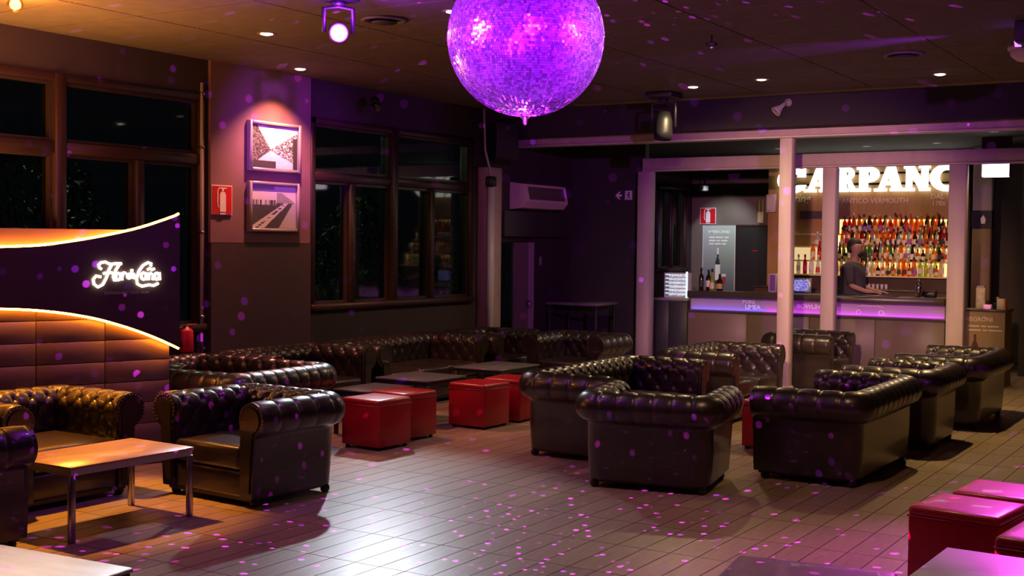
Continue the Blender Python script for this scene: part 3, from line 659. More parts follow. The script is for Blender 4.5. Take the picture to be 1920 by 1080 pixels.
# ================================================================== CEILING FIXTURES
DLG = emat('downlight_glow', (1.0, 0.82, 0.58), 14.0)
DOWN += [((-2.3, 7.0), 150, WARM, 0), ((-4.15, 3.1), 300, WARM, 0)]  # the first is the fixture of the added aisle downlight
DNAMES = ['recessed downlight nearest the purple stage head', 'small recessed downlight above the framed photos', 'recessed downlight left of the tall post, near the back edge of the ceiling',
          'recessed downlight above the right end of the bottle display', 'recessed downlight half hidden by the mirror ball', 'dim recessed downlight between the two rear ones', 'added downlight above the aisle beside the mirror ball', 'recessed downlight above the pale stone-topped table']
for (xy, p, c, a), nm in zip(DOWN, DNAMES):
    t = thing('downlight', nm, 'downlight', (xy[0], xy[1], H - 0.004), 0, 'recessed ceiling downlights')
    MB().lathe([(0.052, -0.004), (0.078, -0.006), (0.080, 0.0), (0.052, 0.0)], 20).build('rim', mat('downlight_rim', (0.55, 0.5, 0.45), 0.3, metal=0.6), t)
    MB().lathe([(0.0, -0.016), (0.03, -0.014), (0.05, -0.008), (0.052, 0.001)], 20).build('lens', DLG if p > 45 else emat('downlight_dim', (1.0, 0.8, 0.6), 2.0), t)
def vent(label, x, y):
    t = thing('ceiling_vent', label, 'vent', (x, y, H - 0.004), 0, 'round ceiling vents'); vm = mat('vent_grey', (0.16, 0.13, 0.13), 0.5)
    MB().lathe([(0.17, 0), (0.18, -0.012), (0.14, -0.02), (0.14, 0)], 24).build('rim', vm, t)
    MB().lathe([(0.0, -0.035), (0.10, -0.030), (0.10, -0.024), (0.0, -0.024)], 24).build('plate', mat('vent_dark', (0.05, 0.04, 0.045), 0.6), t)
    MB().cyl((0, 0, -0.025), (0, 0, 0), 0.02, 8).build('stem', vm, t)
vent('round ceiling vent between the stage head and the mirror ball', -5.88, 7.62)
vent('round ceiling vent right of the mirror ball, towards the bar', -2.87, 11.17)
t = thing('smoke_detector', 'small hanging sensor on the ceiling right of the mirror ball', 'sensor', (-3.97, 9.47, H - 0.004))
MB().lathe([(0.008, 0), (0.008, -0.06), (0.05, -0.065), (0.045, -0.09), (0.0, -0.095)], 16).build('housing', BLACK, t)
MB().sphere((0, 0, -0.097), 0.012, 8, 6).build('indicator', WHITEP, t)
t = thing('ceiling_dome', 'pale dome lamp on the ceiling at the right edge', 'lamp', (-1.86, 11.25, H - 0.004))
MB().lathe([(0.16, 0), (0.16, -0.025), (0.15, -0.03)], 24).build('base', WHITEP, t)
MB().lathe([(0.15, -0.028), (0.13, -0.08), (0.08, -0.12), (0.0, -0.135)], 24).build('dome', mat('milk_glass', (0.75, 0.7, 0.68), 0.25), t)
def moving_head(name, label, x, y, z, aim, glow, sc=1.0, down=False):
    """base on the ceiling, yoke, head at (x,y,z) pointing at aim"""
    t = thing(name, label, 'stage light', (x, y, H - 0.004), 0); h = z - H
    MB().rbox((-0.13 * sc, -0.13 * sc, -0.07), (0.13 * sc, 0.13 * sc, 0), 0.015, 2).build('base', BLACK, t)
    MB().cyl((0, 0, -0.10), (0, 0, -0.07), 0.05, 16).build('swivel', BLACK, t)
    d = (Vector(aim) - Vector((x, y, z))).normalized(); side = Vector((-d.y, d.x, 0))
    side = side.normalized() if side.length > 0.01 else Vector((1, 0, 0)); k = 0.115 * sc
    MB().tube([tuple(Vector((0, 0, h)) - side * k), tuple(Vector((0, 0, -0.12)) - side * k), tuple(Vector((0, 0, -0.105))), tuple(Vector((0, 0, -0.12)) + side * k), tuple(Vector((0, 0, h)) + side * k)], 0.017, 8).build('yoke', BLACK, t)
    M = Matrix.Translation((0, 0, h)) @ d.to_track_quat('Z', 'Y').to_matrix().to_4x4()
    MB().lathe([(0.0, -0.15 * sc), (0.055 * sc, -0.14 * sc), (0.082 * sc, -0.06 * sc), (0.085 * sc, 0.05 * sc), (0.078 * sc, 0.11 * sc), (0.066 * sc, 0.11 * sc), (0.062 * sc, 0.085 * sc)], 20, M).build('head', BLACK, t)
    if glow: MB().lathe([(0.0, 0.100 * sc), (0.062 * sc, 0.100 * sc), (0.062 * sc, 0.09 * sc)], 20, M).build('lens', glow, t)
    else: MB().lathe([(0.0, 0.105 * sc), (0.062 * sc, 0.095 * sc)], 20, M).build('lens', mat('dark_lens', (0.02, 0.02, 0.03), 0.1), t)
    return t
moving_head('stage_light', 'purple stage head shining white, left of the mirror ball', HEAD.x, HEAD.y, HEAD.z, HEAD_AIM, emat('purple_beam_lens', (0.72, 0.40, 1.0), 28.0), 0.85)
moving_head('stage_light', 'unlit black moving head hanging in front of the upper beam', -5.93, 12.80, 3.06, (-5.93, 12.7, 2.0), None, 1.25)
t = thing('spotlight', 'small grey spotlight on the header above the tall post', 'spotlight', (-4.80, 13.70, 3.37))
MB().lathe([(0.045, 0), (0.045, 0.012), (0.012, 0.016), (0.012, 0.05)], 14, Matrix.Rotation(PI / 2, 4, 'X')).build('mount', mat('grey_fixture', (0.4, 0.38, 0.38), 0.4), t)
M = Matrix.Translation((-0.03, -0.07, -0.03)) @ Vector((-0.55, -0.45, -0.65)).to_track_quat('Z', 'Y').to_matrix().to_4x4()
MB().lathe([(0.0, -0.03), (0.022, -0.02), (0.028, 0.04), (0.062, 0.11), (0.066, 0.13), (0.058, 0.13), (0.05, 0.115), (0.0, 0.115)], 16, M).build('shade', mat('grey_fixture', (0.4, 0.38, 0.38), 0.4), t)
# flood lamp over the long window (casts the cool light)
t = thing('floodlight', 'small black floodlight on the wall above the long dark window', 'floodlight', (WX, 10.86, 3.27))
MB().box((0, -0.03, -0.02), (0.05, 0.03, 0.02)).build('bracket', BLACK, t)
d = (Vector((-4.9, 6.6, 0)) - Vector((-8.36, 10.86, 3.25))).normalized(); M = Matrix.Translation((0.20, 0, -0.01)) @ d.to_track_quat('Z', 'Y').to_matrix().to_4x4()
MB().lathe([(0.0, -0.10), (0.045, -0.09), (0.06, 0.0), (0.07, 0.09), (0.06, 0.09), (0.045, 0.02)], 16, M).build('housing', BLACK, t)
MB().cyl((0.05, 0, 0), (0.14, 0, 0), 0.012, 8).build('arm', BLACK, t)
# loudspeaker in the corner
t = thing('loudspeaker', 'black loudspeaker hanging above the pale corner column', 'loudspeaker', (-8.43, 13.40, 3.03), R(60))
MB().rbox((-0.16, -0.13, -0.24), (0.16, 0.13, 0.24), 0.015, 2).build('cabinet', BLACK, t)
MB().rbox((-0.145, -0.142, -0.22), (0.145, -0.128, 0.22), 0.006, 1).build('grille', mat('speaker_grille', (0.02, 0.02, 0.022), 0.7), t)
MB().cyl((0, 0.05, 0.23), (0, 0.05, H - 3.05), 0.02, 8).build('bracket', BLACKM, t)
# black projector box at the top right
t = thing('stage_light', 'black stage light box on the ceiling at the right edge', 'stage light', (-1.62, 10.1, H - 0.004))
MB().rbox((-0.12, -0.18, -0.16), (0.12, 0.18, 0), 0.015, 2).build('housing', BLACK, t)
MB().cyl((-0.10, 0, -0.12), (-0.14, 0, -0.12), 0.05, 16).build('lens', emat('violet_lens', (0.4, 0.1, 1.0), 4.0), t)

# ================================================================== WALL ITEMS
# framed photos on the plaster panel (x axis of the sheets runs along +Y)
MW = Matrix.Translation((WX + 0.035, 0, 0)) @ Matrix.Rotation(PI / 2, 4, 'Z')      # local x -> +Y, local -y -> +X
rdp = random.Random(11); NZ = [[rdp.random() for _ in range(90)] for _ in range(90)]
def nz(u, v, k=1.0): return NZ[int(u * 89 * k) % 90][int(v * 89 * k) % 90]
def street(u, v):
    vx, vz = 0.40, 0.42
    g = 0.86
    if u < vx and v > vz + (vx - u) * -0.9 and v < vz + (vx - u) * 1.9 + 0.02: g = 0.05 + 0.25 * (nz(u, v) > 0.72)
    if u > vx and v < vz + (u - vx) * 0.75 + 0.02 and v > vz - (u - vx) * 0.55: g = 0.06 + 0.62 * (nz(u * 1.0, v * 0.6) > 0.55)
    if v < vz and g > 0.8: g = 0.80 - 0.15 * nz(u, v, 0.5)
    if v < 0.16 and u < 0.52: g = 0.06
    if u > 0.90 and v < 0.75: g = 0.04
    return (g, g * 0.96, g * 0.98)
def road(u, v):
    g = 0.72
    if v < 0.60: g = 0.05 + 0.05 * nz(u, v)
    if 0.55 < v < 0.66 and u < 0.55: g = 0.72 if nz(u, 0.3) < 0.45 else 0.08
    c = 0.10 + (v / 0.62) * 0.70
    if v < 0.62 and abs(u - c) < 0.17 - 0.20 * v: g = 0.68
    if v < 0.55 and abs(u - c) < 0.035 and nz(0.2, v) > 0.45: g = 0.05
    if v < 0.60 and u > 0.60 + v * 0.55 and u < 1: g = 0.50
    if 0.60 < v < 0.85 and u > 0.55 and v < 1.35 - u * 0.75: g = 0.25 + 0.2 * nz(u, v)
    if v > 0.92 and u < 0.5: g = 0.35
    return (g, g * 0.96, g * 0.98)
def framed(label, y0, y1, z0, z1, fn):
    t = thing('framed_photo', label, 'picture', (WX + 0.035, (y0 + y1) / 2, z0), PI / 2, 'framed photos on the pillar'); W = y1 - y0; Hh = z1 - z0; a = W / 2
    fm = mat('pale_frame', (0.45, 0.38, 0.40), 0.3, metal=0.3)
    MB().box((-a, -0.02, 0), (a, 0.0, Hh)).build('backing', mat('mount_board', (0.30, 0.25, 0.27), 0.6), t)
    for nm, A, B in (('frame_bar', (-a, -0.045, 0), (-a + 0.035, -0.02, Hh)), ('frame_bar', (a - 0.035, -0.045, 0), (a, -0.02, Hh)),
                     ('frame_bar', (-a + 0.035, -0.045, Hh - 0.035), (a - 0.035, -0.02, Hh)), ('frame_bar', (-a + 0.035, -0.045, 0), (a - 0.035, -0.02, 0.035))):
        MB().rbox(A, B, 0.006, 1).build(nm, fm, t)
    sheet('print', W - 0.09, Hh - 0.08, fn, 70, 60, printmat('photo_print', 0.5), t, Matrix.Translation((-a + 0.045, -0.024, 0.04)))
framed('upper framed black-and-white photo of a narrow street', 9.05, 9.80, 2.43, 2.93, street)
framed('lower framed black-and-white photo of a road with cars', 9.05, 9.78, 1.83, 2.33, road)
SIGNR = mat('sign_red', (0.55, 0.008, 0.02), 0.4); SIGNW = mat('sign_white', (0.80, 0.76, 0.76), 0.4)
def ext_glyph(t, s, m):
    b = MB(); y0, y1 = -0.0115, -0.0085
    b.prism([(-0.035 * s, 0.03 * s), (0.045 * s, 0.03 * s), (0.045 * s, 0.19 * s), (0.03 * s, 0.22 * s), (-0.02 * s, 0.22 * s), (-0.035 * s, 0.19 * s)], y0, y1)
    b.prism([(-0.008 * s, 0.225 * s), (0.018 * s, 0.225 * s), (0.018 * s, 0.25 * s), (-0.008 * s, 0.25 * s)], y0, y1)
    b.prism([(-0.045 * s, 0.25 * s), (0.055 * s, 0.25 * s), (0.055 * s, 0.262 * s), (-0.045 * s, 0.262 * s)], y0, y1)
    for (x0, z0, x1, z1) in ((-0.045, 0.256, -0.062, 0.23), (-0.062, 0.235, -0.065, 0.10), (-0.065, 0.11, -0.052, 0.07)):
        b.prism([((x0 - 0.006) * s, z0 * s), ((x0 + 0.006) * s, z0 * s), ((x1 + 0.006) * s, z1 * s), ((x1 - 0.006) * s, z1 * s)], y0, y1)
    b.prism([(-0.03 * s, 0.005 * s), (0.04 * s, 0.005 * s), (0.04 * s, 0.02 * s), (-0.03 * s, 0.02 * s)], y0, y1)
    b.build('extinguisher_symbol', m, t)
t = thing('fire_sign', 'red fire extinguisher sign on the wall left of the framed photos', 'sign', (WX + 0.042, 8.70, 1.985), PI / 2)
MB().box((-0.135, -0.004, 0), (0.135, 0.004, 0.285)).build('border', SIGNW, t)
MB().box((-0.125, -0.008, 0.010), (0.125, -0.003, 0.275)).build('plate', SIGNR, t); ext_glyph(t, 1.0, SIGNW)
t = thing('fire_sign', 'small fire extinguisher sign above the bottle poster', 'sign', (-8.395, BY - 0.012, 2.10))
MB().box((-0.145, -0.004, 0), (0.145, 0.004, 0.28)).build('border', SIGNW, t)
MB().box((-0.135, -0.008, 0.010), (0.135, -0.003, 0.27)).build('plate', SIGNR, t); ext_glyph(t, 1.0, SIGNW)
# conduit and extinguisher next to the booth-side window
t = thing('conduit', 'thin pale conduit running down beside the booth-side window', 'pipe', (WX + 0.03, 8.45, 0.0))
MB().cyl((0, 0, 0.6), (0, 0, 3.22), 0.016, 8).build('tube', mat('pale_conduit', (0.5, 0.4, 0.38), 0.35), t)
for z in (1.0, 1.8, 2.6, 3.1): MB().rbox((-0.03, -0.022, z), (0.02, 0.022, z + 0.03), 0.004, 1).build('clip', STEEL, t)
t = thing('fire_extinguisher', 'red fire extinguisher at the wall behind the booth edge', 'extinguisher', (WX + 0.075, 8.22, 0.70))
t.scale = (0.55, 0.8, 0.45)
MB().lathe([(0.0, 0), (0.085, 0.0), (0.09, 0.02), (0.09, 0.42), (0.07, 0.48), (0.03, 0.50), (0.03, 0.53)], 16).build('cylinder', SIGNR, t)
MB().rbox((-0.02, -0.05, 0.52), (0.02, 0.07, 0.55), 0.006, 1).build('valve', BLACKM, t)
MB().rbox((-0.012, 0.0, 0.56), (0.012, 0.15, 0.575), 0.004, 1).build('lever', SIGNR, t)
MB().tube([(0, -0.05, 0.54), (0.02, -0.13, 0.50), (0.03, -0.14, 0.30), (0.05, -0.11, 0.12)], 0.012, 8).build('hose', BLACK, t)
MB().box((-0.17, -0.03, 0.25), (-0.085, 0.03, 0.32)).build('wall_bracket', BLACKM, t)
# air conditioner on the wall past the corner
t = thing('air_conditioner', 'beige wall air conditioner above the low glass door', 'air conditioner', (WX + 0.004, 14.55, 2.19), PI / 2)
b = MB(); pr = [(0.0, 0.0), (-0.20, 0.02), (-0.27, 0.10), (-0.22, 0.33), (0.0, 0.36)]
b.add([(-0.55, y, z) for y, z in pr] + [(0.55, y, z) for y, z in pr], [tuple(range(5)), tuple(reversed(range(5, 10)))] + [(i, i + 5, (i + 1) % 5 + 5, (i + 1) % 5) for i in range(5)])
b.build('casing', mat('beige_casing', (0.72, 0.55, 0.48), 0.45), t)
b = MB(); b.add([(-0.47, -0.262, 0.13), (0.47, -0.262, 0.13), (0.47, -0.228, 0.30), (-0.47, -0.228, 0.30), (-0.47, -0.272, 0.13), (0.47, -0.272, 0.13), (0.47, -0.236, 0.30), (-0.47, -0.236, 0.30)],
      [(4, 5, 6, 7), (0, 4, 7, 3), (1, 2, 6, 5), (0, 1, 5, 4), (3, 7, 6, 2)])
b.build('grille_panel', mat('brown_grille', (0.10, 0.07, 0.06), 0.6), t)
for k in range(9):
    f = k / 8; MB().box((-0.46, -0.280 + 0.034 * f, 0.137 + 0.155 * f), (0.46, -0.262 + 0.034 * f, 0.143 + 0.155 * f)).build('louvre', mat('brown_louvre', (0.20, 0.14, 0.12), 0.5), t)
t = thing('light_switch', 'small pale switch plate right of the low glass door', 'switch', (WX, 14.82, 1.50), PI / 2)
MB().rbox((-0.03, -0.012, -0.06), (0.03, 0, 0.06), 0.004, 1).build('plate', mat('switch_grey', (0.3, 0.26, 0.26), 0.5), t); MB().rbox((-0.015, -0.018, -0.02), (0.015, -0.011, 0.02), 0.003, 1).build('rocker', mat('switch_grey', (0.3, 0.26, 0.26), 0.5), t)
# exit sign on the alcove wall
t = thing('exit_sign', 'exit sign with left arrow on the charcoal wall left of the purple post', 'sign', (-7.855, 15.70, 2.345))
MB().box((-0.17, -0.014, 0), (0.17, 0.0, 0.16)).build('plate', mat('sign_green_dark', (0.035, 0.05, 0.04), 0.5), t)
b = MB(); y0, y1 = -0.0175, -0.013
b.prism([(-0.135, 0.08), (-0.075, 0.135), (-0.055, 0.135), (-0.085, 0.095), (-0.035, 0.095), (-0.035, 0.065), (-0.085, 0.065), (-0.055, 0.025), (-0.075, 0.025)], y0, y1); b.build('arrow', SIGNW, t)
MB().prism([(0.015, 0.02), (0.125, 0.02), (0.125, 0.145), (0.015, 0.145)], -0.016, -0.013).build('door_symbol', SIGNW, t)
b = MB(); y0, y1 = -0.020, -0.0155
b.prism([(0.075 + 0.012 * math.cos(a * PI / 4), 0.118 + 0.012 * math.sin(a * PI / 4)) for a in range(8)], y0, y1)
b.prism([(0.06, 0.105), (0.085, 0.102), (0.082, 0.065), (0.062, 0.065)], y0, y1); b.prism([(0.062, 0.07), (0.075, 0.07), (0.05, 0.03), (0.038, 0.03)], y0, y1); b.prism([(0.07, 0.07), (0.082, 0.07), (0.10, 0.032), (0.088, 0.032)], y0, y1)
b.prism([(0.062, 0.102), (0.062, 0.092), (0.035, 0.08), (0.035, 0.09)], y0, y1); b.build('running_figure', MATS['sign_green_dark'], t)
# lit box sign at the right
t = thing('light_box', 'glowing white emergency light box right of the bottle display', 'light', (-3.12, 16.80, 2.65))
MB().rbox((-0.165, -0.05, 0), (0.165, 0.05, 0.19), 0.01, 1).build('diffuser', emat('box_glow', (1.0, 0.80, 0.92), 5.0), t)
MB().box((-0.175, -0.04, 0.19), (0.175, 0.055, 0.52)).build('mount', BLACK, t)
MB().box((0.165, -0.052, 0.0), (0.175, 0.05, 0.19)).build('end_cap', mat('pink_cap', (0.5, 0.2, 0.35), 0.4), t)

# ================================================================== BAR
bar = thing('bar_counter', 'long bar counter with dark top and purple and blue lit band', 'bar', (-7.27, 16.60, 0))
L = 3.60; BT = mat('bar_top_dark', (0.07, 0.055, 0.05), 0.3)
MB().rbox((0, -0.02, 0.985), (L, 0.50, 1.08), 0.01, 1).build('counter_top', BT, bar)
MB().box((0, 0.09, 0), (L, 0.44, 0.985)).build('carcass', mat('bar_carcass', (0.10, 0.07, 0.06), 0.6), bar)
MB().box((0.02, 0.085, 0.815), (L - 0.02, 0.091, 0.984)).build('light_band', mat('pale_band', (0.42, 0.34, 0.36), 0.5), bar)
PANB = mat('bar_front_panel', (0.20, 0.155, 0.135), 0.45, noise=(0.17, 0.13, 0.115), nscale=2)
for k in range(4): MB().rbox((k * 0.9 + 0.003, 0.02, 0.02), (k * 0.9 + 0.897, 0.088, 0.775), 0.004, 1).build('front_panel', PANB, bar)
MB().box((0, -0.01, 0.778), (L, 0.09, 0.790)).build('ledge', BT, bar)
MB().box((0, -0.01, 0.790), (L, 0.0, 0.806)).build('lip', BT, bar)
MB().box((0.02, 0.030, 0.791), (1.15, 0.055, 0.799)).build('led_strip', emat('blue_led', (0.13, 0.11, 1.0), 14.0), bar)
MB().box((1.15, 0.030, 0.791), (L - 0.02, 0.055, 0.799)).build('led_strip', emat('violet_led', (0.66, 0.05, 1.0), 14.0), bar)
LILAC = mat('lilac_print', (0.95, 0.85, 1.0), 0.5)
text('lettering', 'POKE', 0.075, LILAC, bar, Matrix.Translation((0.90, 0.083, 0.925)), depth=0.001, bold=0.002)
text('lettering', 'LIMEA', 0.085, LILAC, bar, Matrix.Translation((0.96, 0.083, 0.845)), depth=0.001, bold=0.003)
text('lettering', 'BOWLING', 0.085, mat('bright_lilac_print', (0.95, 0.7, 1.0), 0.5), bar, Matrix.Translation((1.80, 0.083, 0.885)), depth=0.001, bold=0.003)
b = MB()
for cx in (2.46, 2.76):
    b.tube([(cx + 0.03 * math.cos(a * PI / 6), 0.082, 0.865 + 0.03 * math.sin(a * PI / 6)) for a in range(12)], 0.005, 6, True)
b.tube([(2.44, 0.082, 0.94), (2.52, 0.082, 0.955), (2.62, 0.082, 0.948), (2.72, 0.082, 0.955), (2.80, 0.082, 0.935)], 0.004, 6)
b.tube([(2.79, 0.082, 0.87), (2.82, 0.082, 0.85), (2.81, 0.082, 0.84)], 0.004, 6); b.build('emblem', LILAC, bar)
# side counter at the left
sc_ = thing('side_counter', 'low dark side counter left of the bar, behind the purple post', 'counter', (-7.82, 17.42, 0))
MB().rbox((-0.30, -0.28, 0.90), (0.32, 0.28, 0.935), 0.006, 1).build('counter_top', mat('grey_counter_top', (0.30, 0.29, 0.31), 0.35), sc_)
MB().box((-0.29, -0.26, 0), (0.31, 0.27, 0.90)).build('carcass', mat('blue_grey_cabinet', (0.05, 0.055, 0.065), 0.5), sc_)
for x in (-0.285, 0.012): MB().rbox((x, -0.275, 0.06), (x + 0.293, -0.258, 0.88), 0.004, 1).build('door', MATS['blue_grey_cabinet'], sc_)
t = thing('display_case', 'lit display case with cool white shelves left of the bar', 'display', (-7.80, 17.36, 0.936))
def disp(u, v):
    g = 0.9 if (v * 6) % 1 > 0.25 else 0.35
    if u < 0.18: g = 0.15 if (v * 6) % 1 < 0.6 else 0.95
    elif nz(u, v) > 0.72: g *= 0.45
    return (g * 0.78, g * 0.88, g)
MB().box((-0.19, 0.0, 0), (0.19, 0.16, 0.38)).build('case', mat('display_case_white', (0.6, 0.62, 0.65), 0.4), t)
sheet('display_panel', 0.34, 0.34, disp, 34, 36, printmat('display_print', 0.4, 0.75), t, Matrix.Translation((-0.17, -0.004, 0.02)))
MB().box((0.17, -0.012, 0), (0.20, 0.0, 0.40)).build('side_light', emat('cool_side_light', (0.75, 0.85, 1.0), 1.2), t)
# ---- back bar
bk = thing('back_bar', 'back bar cabinet with warm backlit panel and stepped bottle tiers', 'back bar', (-5.40, 18.70, 0))
XL, XR = -1.44, 1.46
MB().box((XL, -0.56, 0), (XR, 0.0, 1.10)).build('cabinet', mat('back_bar_wood', (0.11, 0.055, 0.035), 0.45, noise=(0.08, 0.04, 0.026), nscale=3), bk)
MB().rbox((XL - 0.02, -0.60, 1.10), (XR + 0.02, 0.0, 1.125), 0.004, 1).build('worktop', BT, bk)
MB().box((XL, -0.02, 1.125), (XR, 0.06, 3.12)).build('back_panel', mat('amber_panel', (0.42, 0.25, 0.09), 0.45, noise=(0.34, 0.19, 0.06), nscale=4, stretch=(3, 1, 0.4)), bk)
TIERZ = [1.325, 1.535, 1.745, 1.935]; TIERY = [-0.53, -0.385, -0.24, -0.095]     # world Y = 18.70 + these
GLOW = emat('tier_glow', (1.0, 0.62, 0.20), 2.2)
MB().box((XL + 0.36, -0.47, 1.128), (XR - 0.02, -0.44, 1.30)).build('tier_front', mat('dark_tier_front', (0.07, 0.035, 0.02), 0.4), bk)
for k in range(4):
    z = TIERZ[k]; y = TIERY[k]
    MB().box((XL + 0.36, y - 0.070, z - 0.022), (XR - 0.02, y + 0.070, z - 0.002)).build('tier', mat('acrylic_tier', (0.75, 0.6, 0.4), 0.3), bk)
    zt = TIERZ[k + 1] - 0.024 if k < 3 else 2.15
    MB().box((-0.30, y + 0.0705, z), (XR - 0.02, y + 0.0735, zt)).build('backlight', GLOW, bk)
    if k < 2: MB().box((XL + 0.35, y + 0.0705, z), (-0.32, y + 0.0735, zt)).build('backlight', emat('dim_tier_glow', (1.0, 0.70, 0.34), 0.8), bk)
    else: MB().box((XL + 0.36, y + 0.0705, z), (-0.32, y + 0.0735, zt)).build('riser', MATS['amber_panel'], bk)
MB().box((-0.92, -0.035, 2.16), (-0.58, -0.021, 2.28)).build('slot_panel', mat('slot_dark', (0.07, 0.055, 0.05), 0.4), bk)
GOLDT = mat('gold_print', (0.80, 0.62, 0.35), 0.5); CREAM = mat('cream_print', (0.75, 0.6, 0.42), 0.5)
text('lettering', 'ANTICO VERMOUTH', 0.105, CREAM, bk, Matrix.Translation((0.22, -0.024, 2.395)), depth=0.001)
text('lettering', 'DAL', 0.10, CREAM, bk, Matrix.Translation((1.13, -0.024, 2.45)), depth=0.001); text('lettering', '1786', 0.10, CREAM, bk, Matrix.Translation((1.15, -0.024, 2.35)), depth=0.001)
text('lettering', 'Bring', 0.17, GOLDT, bk, Matrix.Translation((-0.95, -0.026, 2.42)), depth=0.001, shear=0.25, bold=0.004)
text('lettering', 'DAL BAR', 0.06, GOLDT, bk, Matrix.Translation((-1.05, -0.024, 1.93)), depth=0.001); text('lettering', 'ITALIA', 0.06, GOLDT, bk, Matrix.Translation((-1.05, -0.024, 1.85)), depth=0.001)
# ---- CARPANO sign
sg = thing('illuminated_sign', 'white glowing slab-serif CARPANO sign above the bottles', 'sign', (-5.40, 18.64, 2.565))
SGM = emat('sign_white_glow', (1.0, 0.95, 0.88), 3.2)
def arc(b, cx, cz, rx, rz, rx2, rz2, a0, a1, n=18):
    for i in range(n):
        t0 = R(a0 + (a1 - a0) * i / n); t1 = R(a0 + (a1 - a0) * (i + 1) / n)
        b.prism([(cx + rx2 * math.cos(t0), cz + rz2 * math.sin(t0)), (cx + rx * math.cos(t0), cz + rz * math.sin(t0)), (cx + rx * math.cos(t1), cz + rz * math.sin(t1)), (cx + rx2 * math.cos(t1), cz + rz2 * math.sin(t1))], -0.03, 0.0)
def letter(ch, x0, x1, hh=0.375):
    b = MB(); P = lambda *q: b.prism(q, -0.03, 0.0)
    def rect(a, c, d, e): P((a, c), (d, c), (d, e), (a, e))
    if ch == 'R' or ch == 'P':
        rect(0.12, 0.0, 0.50, 1.0); rect(0.0, 0.0, 0.62, 0.13); rect(0.0, 0.87, 0.5, 1.0)
        if ch == 'R': arc(b, 0.48, 0.73, 0.46, 0.27, 0.13, 0.12, -90, 90); P((0.48, 0.50), (0.72, 0.50), (1.08, 0.0), (0.72, 0.0))
        else: arc(b, 0.48, 0.68, 0.52, 0.32, 0.12, 0.13, -90, 90)
    if ch == 'A':
        P((0.10, 0.0), (0.30, 0.0), (0.58, 1.0), (0.42, 1.0)); P((0.40, 1.0), (0.68, 1.0), (0.94, 0.0), (0.60, 0.0)); rect(0.28, 0.24, 0.68, 0.40)
        rect(0.0, 0.0, 0.42, 0.12); rect(0.52, 0.0, 1.0, 0.12)
    if ch == 'N':
        rect(0.08, 0.0, 0.32, 1.0); rect(0.66, 0.0, 0.92, 1.0); P((0.06, 1.0), (0.38, 1.0), (0.92, 0.0), (0.62, 0.0)); rect(0.0, 0.0, 0.42, 0.12); rect(0.0, 0.88, 0.36, 1.0); rect(0.56, 0.88, 1.0, 1.0); rect(0.58, 0.0, 1.0, 0.12)
    if ch == 'O': arc(b, 0.5, 0.5, 0.52, 0.53, 0.22, 0.30, 0, 360, 32)
    if ch == 'C':
        arc(b, 0.52, 0.5, 0.53, 0.53, 0.22, 0.30, 42, 318, 28); P((0.68, 0.62), (0.98, 0.62), (0.98, 1.0), (0.84, 0.94)); P((0.72, 0.30), (1.0, 0.30), (0.92, 0.10), (0.74, 0.04))
    M = Matrix.Translation((x0 + 5.40, 0, 0)) @ Matrix.Diagonal((x1 - x0, 1, hh, 1)); b.v = [tuple(M @ Vector(p)) for p in b.v]; b.build('letter', SGM, sg)
PX = lambda px: -6.40 + (px - 1490) * 0.007925
for ch, a, c in (('C', 1456, 1513), ('A', 1509, 1567), ('R', 1574, 1609), ('P', 1611, 1654), ('A', 1644, 1701), ('N', 1699, 1747), ('O', 1747, 1806)): letter(ch, PX(a), PX(c))
b = MB().box((-1.25, 0.001, 0.10), (1.35, 0.03, 0.13)); b.box((-1.25, 0.001, 0.26), (1.35, 0.03, 0.29)); b.build('mounting_rail', BLACKM, sg)
# ---- bottles
BP = {'round': [(0.0, 0), (0.034, 0.002), (0.036, 0.02), (0.036, 0.15), (0.030, 0.175), (0.014, 0.20), (0.0125, 0.245)],
      'slim': [(0.0, 0), (0.028, 0.002), (0.030, 0.02), (0.030, 0.17), (0.024, 0.195), (0.012, 0.215), (0.011, 0.27)],
      'squat': [(0.0, 0), (0.040, 0.003), (0.043, 0.03), (0.042, 0.10), (0.034, 0.135), (0.015, 0.155), (0.014, 0.195)],
      'cone': [(0.0, 0), (0.036, 0.002), (0.037, 0.03), (0.026, 0.15), (0.016, 0.20), (0.013, 0.26)]}
BH = {k: v[-1][1] for k, v in BP.items()}
BCOL = {'amber': (0.75, 0.26, 0.03), 'honey': (0.90, 0.55, 0.12), 'red': (0.62, 0.03, 0.02), 'green': (0.16, 0.34, 0.08), 'clear': (0.88, 0.86, 0.78), 'dark': (0.08, 0.03, 0.02), 'pale blue': (0.45, 0.62, 0.75), 'orange': (0.95, 0.33, 0.03), 'yellow-green': (0.62, 0.75, 0.14)}
def bottle_glass(c):
    nm = 'bottle_' + c.replace(' ', '_')
    if nm in MATS: return MATS[nm]
    col = BCOL[c]; mt = bpy.data.materials.new(nm); MATS[nm] = mt; mt.use_nodes = True; nt = mt.node_tree; p = nt.nodes['Principled BSDF']
    p.inputs['Base Color'].default_value = (*[0.6 * q for q in col], 1); p.inputs['Roughness'].default_value = 0.12
    tr = nt.nodes.new('ShaderNodeBsdfTransparent'); tr.inputs[0].default_value = (*[min(1, q * 1.05) for q in col], 1)
    mx = nt.nodes.new('ShaderNodeMixShader'); mx.inputs[0].default_value = 0.5; nt.links.new(p.outputs[0], mx.inputs[1]); nt.links.new(tr.outputs[0], mx.inputs[2])
    nt.links.new(mx.outputs[0], nt.nodes['Material Output'].inputs[0]); return mt
CAPC = {'black': (0.02, 0.02, 0.02), 'gold': (0.5, 0.33, 0.08), 'red': (0.4, 0.02, 0.02), 'white': (0.6, 0.57, 0.5)}
